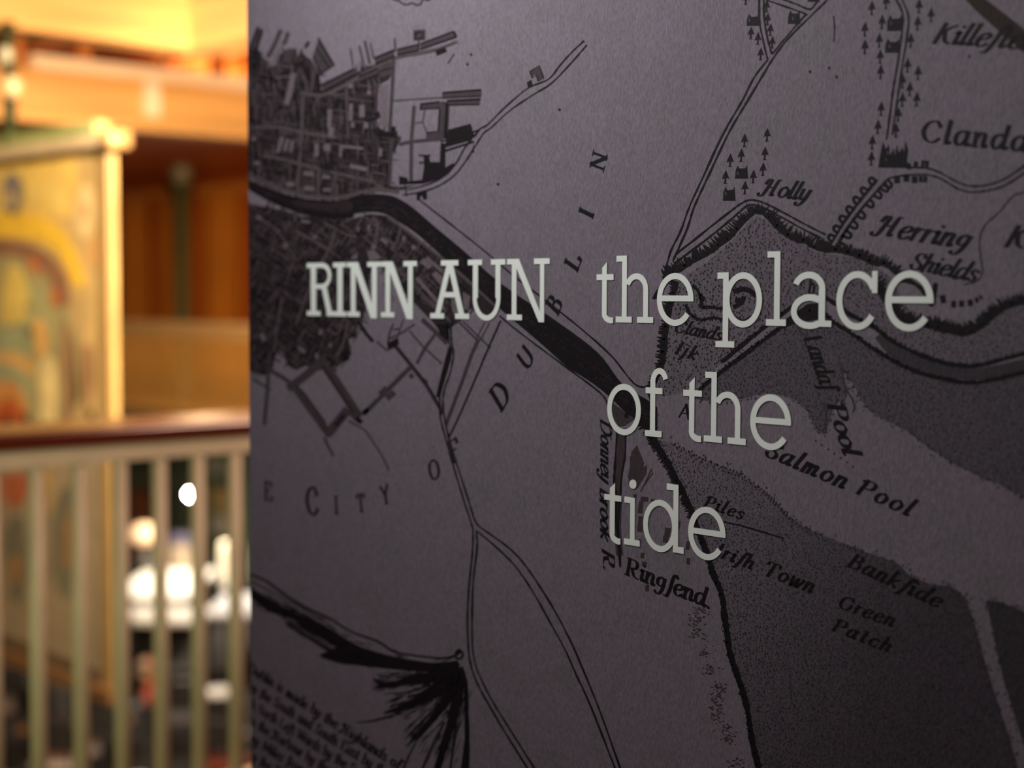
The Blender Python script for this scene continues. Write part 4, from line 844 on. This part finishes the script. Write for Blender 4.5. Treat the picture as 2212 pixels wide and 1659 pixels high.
paint('medallion', (0.78, 0.58, 0.27), 3, [(172, 410), (190, 398), (205, 430), (203, 480), (188, 516), (168, 500), (162, 450)])
paint('medallion_centre', (0.70, 0.25, 0.09), 4, [(178, 445), (186, 440), (190, 460), (184, 472), (178, 465)])
paint('blue_badge', (0.21, 0.18, 0.17), 3, [(6, 395), (26, 372), (46, 390), (50, 430), (36, 462), (10, 460)])
paint('pale_badge', (0.60, 0.42, 0.18), 4, [(14, 420), (26, 414), (32, 436), (20, 448)])
paint('rose_sprig', (0.66, 0.36, 0.13), 3, [(188, 530), (212, 505), (214, 560), (196, 580)])
paint('yellow_sprig', (0.80, 0.58, 0.16), 2, [(100, 400), (130, 390), (150, 420), (130, 450), (104, 440)], [(60, 400), (90, 396), (84, 430), (62, 430)])
paint('lower_red_patch', (0.42, 0.11, 0.045), 2, [(4, 1030), (60, 1026), (58, 1070), (36, 1098), (10, 1080)])
paint('lower_cream_patch', (0.46, 0.30, 0.12), 2, [(98, 1014), (116, 1012), (118, 1080), (108, 1112), (98, 1080)])
paint('lower_grey_patch', (0.17, 0.15, 0.10), 2, [(120, 1080), (160, 1060), (170, 1200), (140, 1300), (112, 1200)], [(10, 1150), (50, 1120), (60, 1250), (30, 1300)])
paint('lower_tan_patch', (0.32, 0.17, 0.07), 3, [(20, 1215), (44, 1200), (46, 1250), (26, 1262)], [(140, 1130), (158, 1090), (160, 1200), (136, 1230)])

# ------------------------------------------------------------------ lower hall under the gallery
WHITE = mat('white_laminate', (0.86, 0.84, 0.78), 0.4, 0.03); BLUISH = mat('grey_blue_laminate', (0.62, 0.64, 0.72), 0.4, 0.03); BLACK = mat('black_metal', (0.014, 0.012, 0.011), 0.5, 0.1)
VD = math.atan2(RT.y, RT.x)                     # tables stand square to the balcony view
def fpt(px, py, z): q = onZ(px, py, z); return Vector((q.x, q.y, z))
def table(px, py, top, wx, dy, m, label, depth=0.05):
    c = fpt(px, py, top); t = thing('display_table', (c.x, c.y, ZL), label, 'table', None)
    MB().cbox((c.x, c.y, top-depth), wx, dy, depth, VD).build('table_top', m, t)
    R = Matrix.Rotation(VD, 3, 'Z')
    for a in (-1, 1):
        for b in (-1, 1):
            o = R @ Vector((a*(wx/2-0.06), b*(dy/2-0.06), 0)); MB().cbox((c.x+o.x, c.y+o.y, ZL), 0.05, 0.05, top-depth-ZL, VD).build('leg', BLACK, t)
    return t, c
zt = -2.35
tA, cA = table(358, 1258, zt, 0.98, 2.1, WHITE, 'long white topped table beyond the railing, below the round pendant lamp')
tB, cB = table(359, 1326, zt-0.05, 1.0, 0.85, WHITE, 'small white table in front of the long white table')
tC, cC = table(512, 1304, zt-0.02, 0.55, 1.3, BLUISH, 'grey blue topped table at the panel edge, right of the white tables')
# pendant globe under the gallery
q = at(413, 1068, 20.4); t = thing('pendant_lamp', (q.x, q.y, -0.3), 'glowing white globe pendant lamp hanging under the gallery', 'lamp')
gm, nt, bs = new_mat('lit_globe'); bs.inputs['Base Color'].default_value = (1, 0.95, 0.85, 1); bs.inputs['Emission Color'].default_value = (1.0, 0.93, 0.78, 1); bs.inputs['Emission Strength'].default_value = 260.0
MB().ball(q, 0.048, 20, 12, 0.9).build('globe', gm, t, True)
MB().tube([(q.x, q.y, q.z+0.04), (q.x, q.y, -0.36)], 0.008).build('cord', BLACK, t)
MB().lathe((q.x, q.y, -0.38), [(0.02, 0), (0.06, 0.05), (0.06, 0.079)], 14).build('ceiling_rose', BLACK, t)
# table lamp, lantern, box
q = fpt(312, 1229, zt); t = thing('table_lamp', q, 'dark domed table lamp with a peach shade at the back of the long white table', 'lamp')
MB().lathe(q, [(0.10, 0), (0.17, 0.03), (0.19, 0.12), (0.13, 0.22), (0.03, 0.26), (0.02, 0.36)], 18).build('base', mat('dark_bronze', (0.035, 0.03, 0.025), 0.4), t, True)
MB().lathe(q+Vector((0, 0, 0.36)), [(0.13, 0), (0.19, 0.06), (0.20, 0.14), (0.15, 0.23), (0.07, 0.27)], 18).build('lamp_shade', mat('peach_shade', (0.85, 0.58, 0.36), 0.6, emit=0.5), t, True)
q = fpt(499, 1272, zt-0.02); t = thing('table_lantern', q, 'tall glowing cream cylinder lantern on the grey blue table', 'lamp')
MB().lathe(q, [(0.15, 0), (0.15, 0.03)], 18).build('base', BLACK, t, True)
MB().lathe(q+Vector((0, 0, 0.03)), [(0.135, 0), (0.145, 0.25), (0.135, 0.55), (0.12, 0.58)], 18).build('lamp_shade', mat('cream_shade', (0.95, 0.82, 0.58), 0.6, emit=1.0), t, True)
q = fpt(402, 1226, zt); t = thing('storage_box', q, 'beige storage box with a navy lid on the long white table', 'box')
MB().cbox(q, 0.36, 0.26, 0.34, VD).build('body', mat('beige_card', (0.30, 0.24, 0.17), 0.7), t, bevel=0.01)
MB().cbox(q+Vector((0, 0, 0.34)), 0.38, 0.28, 0.13, VD).build('lid', mat('navy_card', (0.07, 0.065, 0.11), 0.6), t, bevel=0.01)
# open leaflets on the tables
for px, py, zz, rz, lab in ((318, 1262, zt, 0.3, 'white leaflet lying on the near left of the long white table'), (385, 1276, zt, -0.2, 'white leaflet lying on the near right of the long white table')):
    q = fpt(px, py, zz+0.002); t = thing('leaflet', q, lab, 'leaflet', None)
    for sg in (-1, 1):
        d = Matrix.Rotation(VD+rz, 3, 'Z') @ Vector((sg*0.11, 0, 0)); MB().cbox(q+d, 0.215, 0.30, 0.012, VD+rz).build('page', mat('paper', (0.9, 0.88, 0.84), 0.6), t)
# pieces against the back wall
def backpt(px, py, Y): return onY(px, py, Y)
p0, p1 = backpt(283, 1100, 13.0), backpt(323, 1062, 13.0)
t = thing('display_cabinet', ((p0.x+p1.x)/2, 13.2, ZL), 'red brown wooden cabinet against the green wall', 'cabinet')
MB().box(p0.x, p1.x, 13.0, 13.45, ZL, p1.z).build('body', wood('cabinet_wood', (0.20, 0.06, 0.03), 'z'), t)
hm = (p0.x+p1.x)/2
for a, b in ((p0.x+0.01, hm-0.006), (hm+0.006, p1.x-0.01)):
    d = MB().box(a, b, 12.975, 12.999, ZL+0.1, p1.z-0.06).build('door', wood('cabinet_door', (0.24, 0.07, 0.035), 'z'), t)
    MB().ball((b-0.03 if a < hm-0.01 else a+0.03, 12.96, (ZL+p1.z)/2), 0.015, 10, 6).build('knob', BLACK, d, True)
p0, p1 = backpt(326, 1100, 12.9), backpt(347, 1050, 12.9)
t = thing('floor_speaker', ((p0.x+p1.x)/2, 13.0, ZL), 'tall black loudspeaker right of the red brown cabinet', 'speaker')
MB().box(p0.x, p1.x, 12.9, 13.2, ZL, p1.z).build('case', BLACK, t, bevel=0.01)
for k_ in (0.35, 0.6, 0.8):
    zc = ZL+(p1.z-ZL)*k_; MB().tube([((p0.x+p1.x)/2, 12.9, zc), ((p0.x+p1.x)/2, 12.885, zc)], (p1.x-p0.x)*0.32, 16).build('driver', mat('speaker_cone', (0.03, 0.03, 0.03), 0.7), t)
def notice(px0, px1, py0, py1, col, name, label, cat):
    a, b = backpt(px0, py1, 13.47), backpt(px1, py0, 13.47); t = thing(name, ((a.x+b.x)/2, 13.49, a.z), label, cat)
    MB().box(a.x, b.x, 13.47, 13.4995, a.z, b.z).build('frame', mat('frame_'+name, tuple(c*0.6 for c in col), 0.5), t)
    d = min(0.02, (b.x-a.x)*0.12); MB().box(a.x+d, b.x-d, 13.462, 13.47, a.z+d, b.z-d).build('sheet', mat('sheet_'+name, col, 0.6), t)
notice(418, 434, 985, 1026, (0.62, 0.56, 0.40), 'framed_notice', 'narrow pale notice high on the green wall above the pendant lamp', 'notice')
notice(458, 472, 985, 1026, (0.62, 0.56, 0.40), 'framed_notice', 'narrow pale notice high on the green wall, right of its twin', 'notice')
notice(456, 514, 1060, 1104, (0.42, 0.27, 0.11), 'pin_board', 'tan pin board on the green wall behind the cream lantern', 'board')
notice(497, 512, 1114, 1146, (0.03, 0.13, 0.24), 'blue_notice', 'small blue notice under the tan pin board', 'notice')
notice(458, 491, 1114, 1152, (0.50, 0.42, 0.32), 'grey_notice', 'pale grey notice beside the small blue notice', 'notice')
# plinth with a pale vase beside the banner
q = at(252, 1200, 17.6); q.z = ZL+1.5; t = thing('plinth', (q.x, q.y, ZL), 'slim dark plinth by the edge of the banner', 'plinth')
MB().cbox((q.x, q.y, ZL), 0.26, 0.26, 1.45, VD).build('shaft', BLACK, t); MB().cbox((q.x, q.y, ZL+1.45), 0.30, 0.30, 0.05, VD).build('cap', BLACK, t)
t = thing('vase', (q.x, q.y, ZL+1.5), 'pale round vase on the slim dark plinth', 'vase')
MB().lathe((q.x, q.y, ZL+1.502), [(0.05, 0), (0.09, 0.07), (0.10, 0.15), (0.08, 0.22), (0.035, 0.26), (0.05, 0.30)], 18).build('body', mat('pale_glaze', (0.62, 0.52, 0.38), 0.3), t, True)
# flower vase
q = fpt(303, 1560, ZL+0.0); q = at(322, 1540, 15.9); q.z = ZL+0.45
t = thing('side_table', (q.x, q.y, ZL), 'small black pedestal table under the red flowers', 'table')
MB().lathe((q.x, q.y, ZL), [(0.16, 0), (0.16, 0.03), (0.03, 0.06), (0.03, 0.42)], 16).build('pedestal', BLACK, t, True); MB().lathe((q.x, q.y, ZL+0.42), [(0.2, 0), (0.2, 0.03)], 20).build('table_top', BLACK, t)
t = thing('flower_vase', q, 'glass vase of red and cream flowers on the small black table', 'vase')
MB().lathe(q, [(0.06, 0.0), (0.075, 0.1), (0.05, 0.2)], 16).build('jar', mat('rosy_jar', (0.5, 0.12, 0.08), 0.3), t, True)
for i, (dx, dz, col, rr) in enumerate(((0.10, 0.36, (0.55, 0.02, 0.02), 0.075), (0.03, 0.27, (0.6, 0.30, 0.05), 0.05), (-0.02, 0.42, (0.62, 0.44, 0.32), 0.08), (-0.04, 0.30, (0.58, 0.36, 0.22), 0.06), (0.08, 0.46, (0.45, 0.02, 0.02), 0.06), (0.05, 0.20, (0.5, 0.05, 0.05), 0.06))):
    c = q+RT*dx+Vector((0, 0, dz)); m = MB()
    for a in range(6): m.ball(c+Vector((cos(a*pi/3), sin(a*pi/3), 0.1))*rr*0.5, rr*0.55, 8, 5)
    m.ball(c+Vector((0, 0, rr*0.3)), rr*0.5, 8, 5); fl = m.build('flower', mat('petal_%d' % i, col, 0.6), t, True)
    MB().tube([q+Vector((0, 0, 0.12)), c], 0.006, 5).build('stem', GREEN, fl)
# stools and chairs of the lower hall
def stool(px, py, m, label, sz=0.30):
    q = fpt(px, py, ZL+0.48); t = thing('stool', (q.x, q.y, ZL), label, 'stool', None)
    MB().lathe((q.x, q.y, ZL+0.43), [(sz/2-0.01, 0), (sz/2, 0.02), (sz/2, 0.045), (sz/2-0.015, 0.05)], 18).build('seat', m, t, True)
    for a in range(4):
        c, s_ = cos(a*pi/2+0.6), sin(a*pi/2+0.6); MB().tube([(q.x+c*0.09, q.y+s_*0.09, ZL+0.43), (q.x+c*0.16, q.y+s_*0.16, ZL)], 0.012, 6).build('leg', BLACK, t)
stool(474, 1490, WHITE, 'stool with a bright white seat nearest the panel edge', 0.36)
stool(395, 1474, mat('grey_seat', (0.22, 0.19, 0.17), 0.6), 'stool with a grey seat left of the white stool', 0.30)
def chair(px, py, col, rz, label):
    q = fpt(px, py, ZL+0.46); t = thing('chair', (q.x, q.y, ZL), label, 'chair', 'chairs on the lower floor'); R = Matrix.Rotation(VD+rz, 3, 'Z')
    def W(v): return Vector((q.x, q.y, ZL))+R @ Vector(v)
    MB().cbox(W((0, 0, 0.41)), 0.42, 0.40, 0.05, VD+rz).build('seat', mat('seat_cloth', col, 0.7), t, bevel=0.015)
    for a in (-1, 1):
        MB().tube([W((a*0.19, -0.18, 0.41)), W((a*0.2, -0.2, 0))], 0.013, 6).build('leg', BLACK, t)
        MB().tube([W((a*0.19, 0.19, 0.86)), W((a*0.19, 0.19, 0.41)), W((a*0.2, 0.22, 0))], 0.013, 6).build('leg', BLACK, t)
    m = MB(); v = [(x_, 0.19+0.05*cos(x_*5)-0.05, z_) for z_ in (0.60, 0.86) for x_ in (-0.2, -0.1, 0, 0.1, 0.2)]
    v2 = [(a, b+0.02, c) for a, b, c in v]; f = [(i, i+1, i+6, i+5) for i in range(4)]
    m.quadmesh([W(p_) for p_ in v+v2], f+[(a+10, d+10, c+10, b+10) for a, b, c, d in f]+[(0, 10, 11, 1), (1, 11, 12, 2), (2, 12, 13, 3), (3, 13, 14, 4), (5, 6, 16, 15), (6, 7, 17, 16), (7, 8, 18, 17), (8, 9, 19, 18), (0, 5, 15, 10), (4, 14, 19, 9)])
    m.build('backrest', BLACK, t)
for px, py, col, rz, lab in ((222, 1552, (0.55, 0.30, 0.12), 2.6, 'chair with a tan seat below the banner corner'), (96, 1566, (0.26, 0.13, 0.05), 2.9, 'chair with a brown seat left of the tan chair'), (18, 1518, (0.26, 0.20, 0.15), 3.3, 'chair with a grey brown seat at the far left of the lower hall'),
                             (290, 1690, (0.70, 0.63, 0.55), 2.4, 'chair with a white seat nearest the balcony, under the tan chair'), (128, 1640, (0.42, 0.36, 0.32), 3.0, 'chair with a pale grey seat in front of the brown chair'), (20, 1690, (0.48, 0.42, 0.37), 2.7, 'chair with an off white seat in the lower left corner'),
                             (224, 1606, (0.20, 0.17, 0.16), 3.2, 'chair with a dark grey seat between the pale and white chairs'), (480, 1586, (0.30, 0.30, 0.33), 2.9, 'chair with a blue grey seat at the panel edge'), (488, 1640, (0.20, 0.045, 0.025), 2.8, 'chair with a dark red seat at the panel edge'),
                             (395, 1548, (0.05, 0.04, 0.04), 3.1, 'chair with a black seat behind the middle balusters')):
    chair(px, py, col, rz, lab)
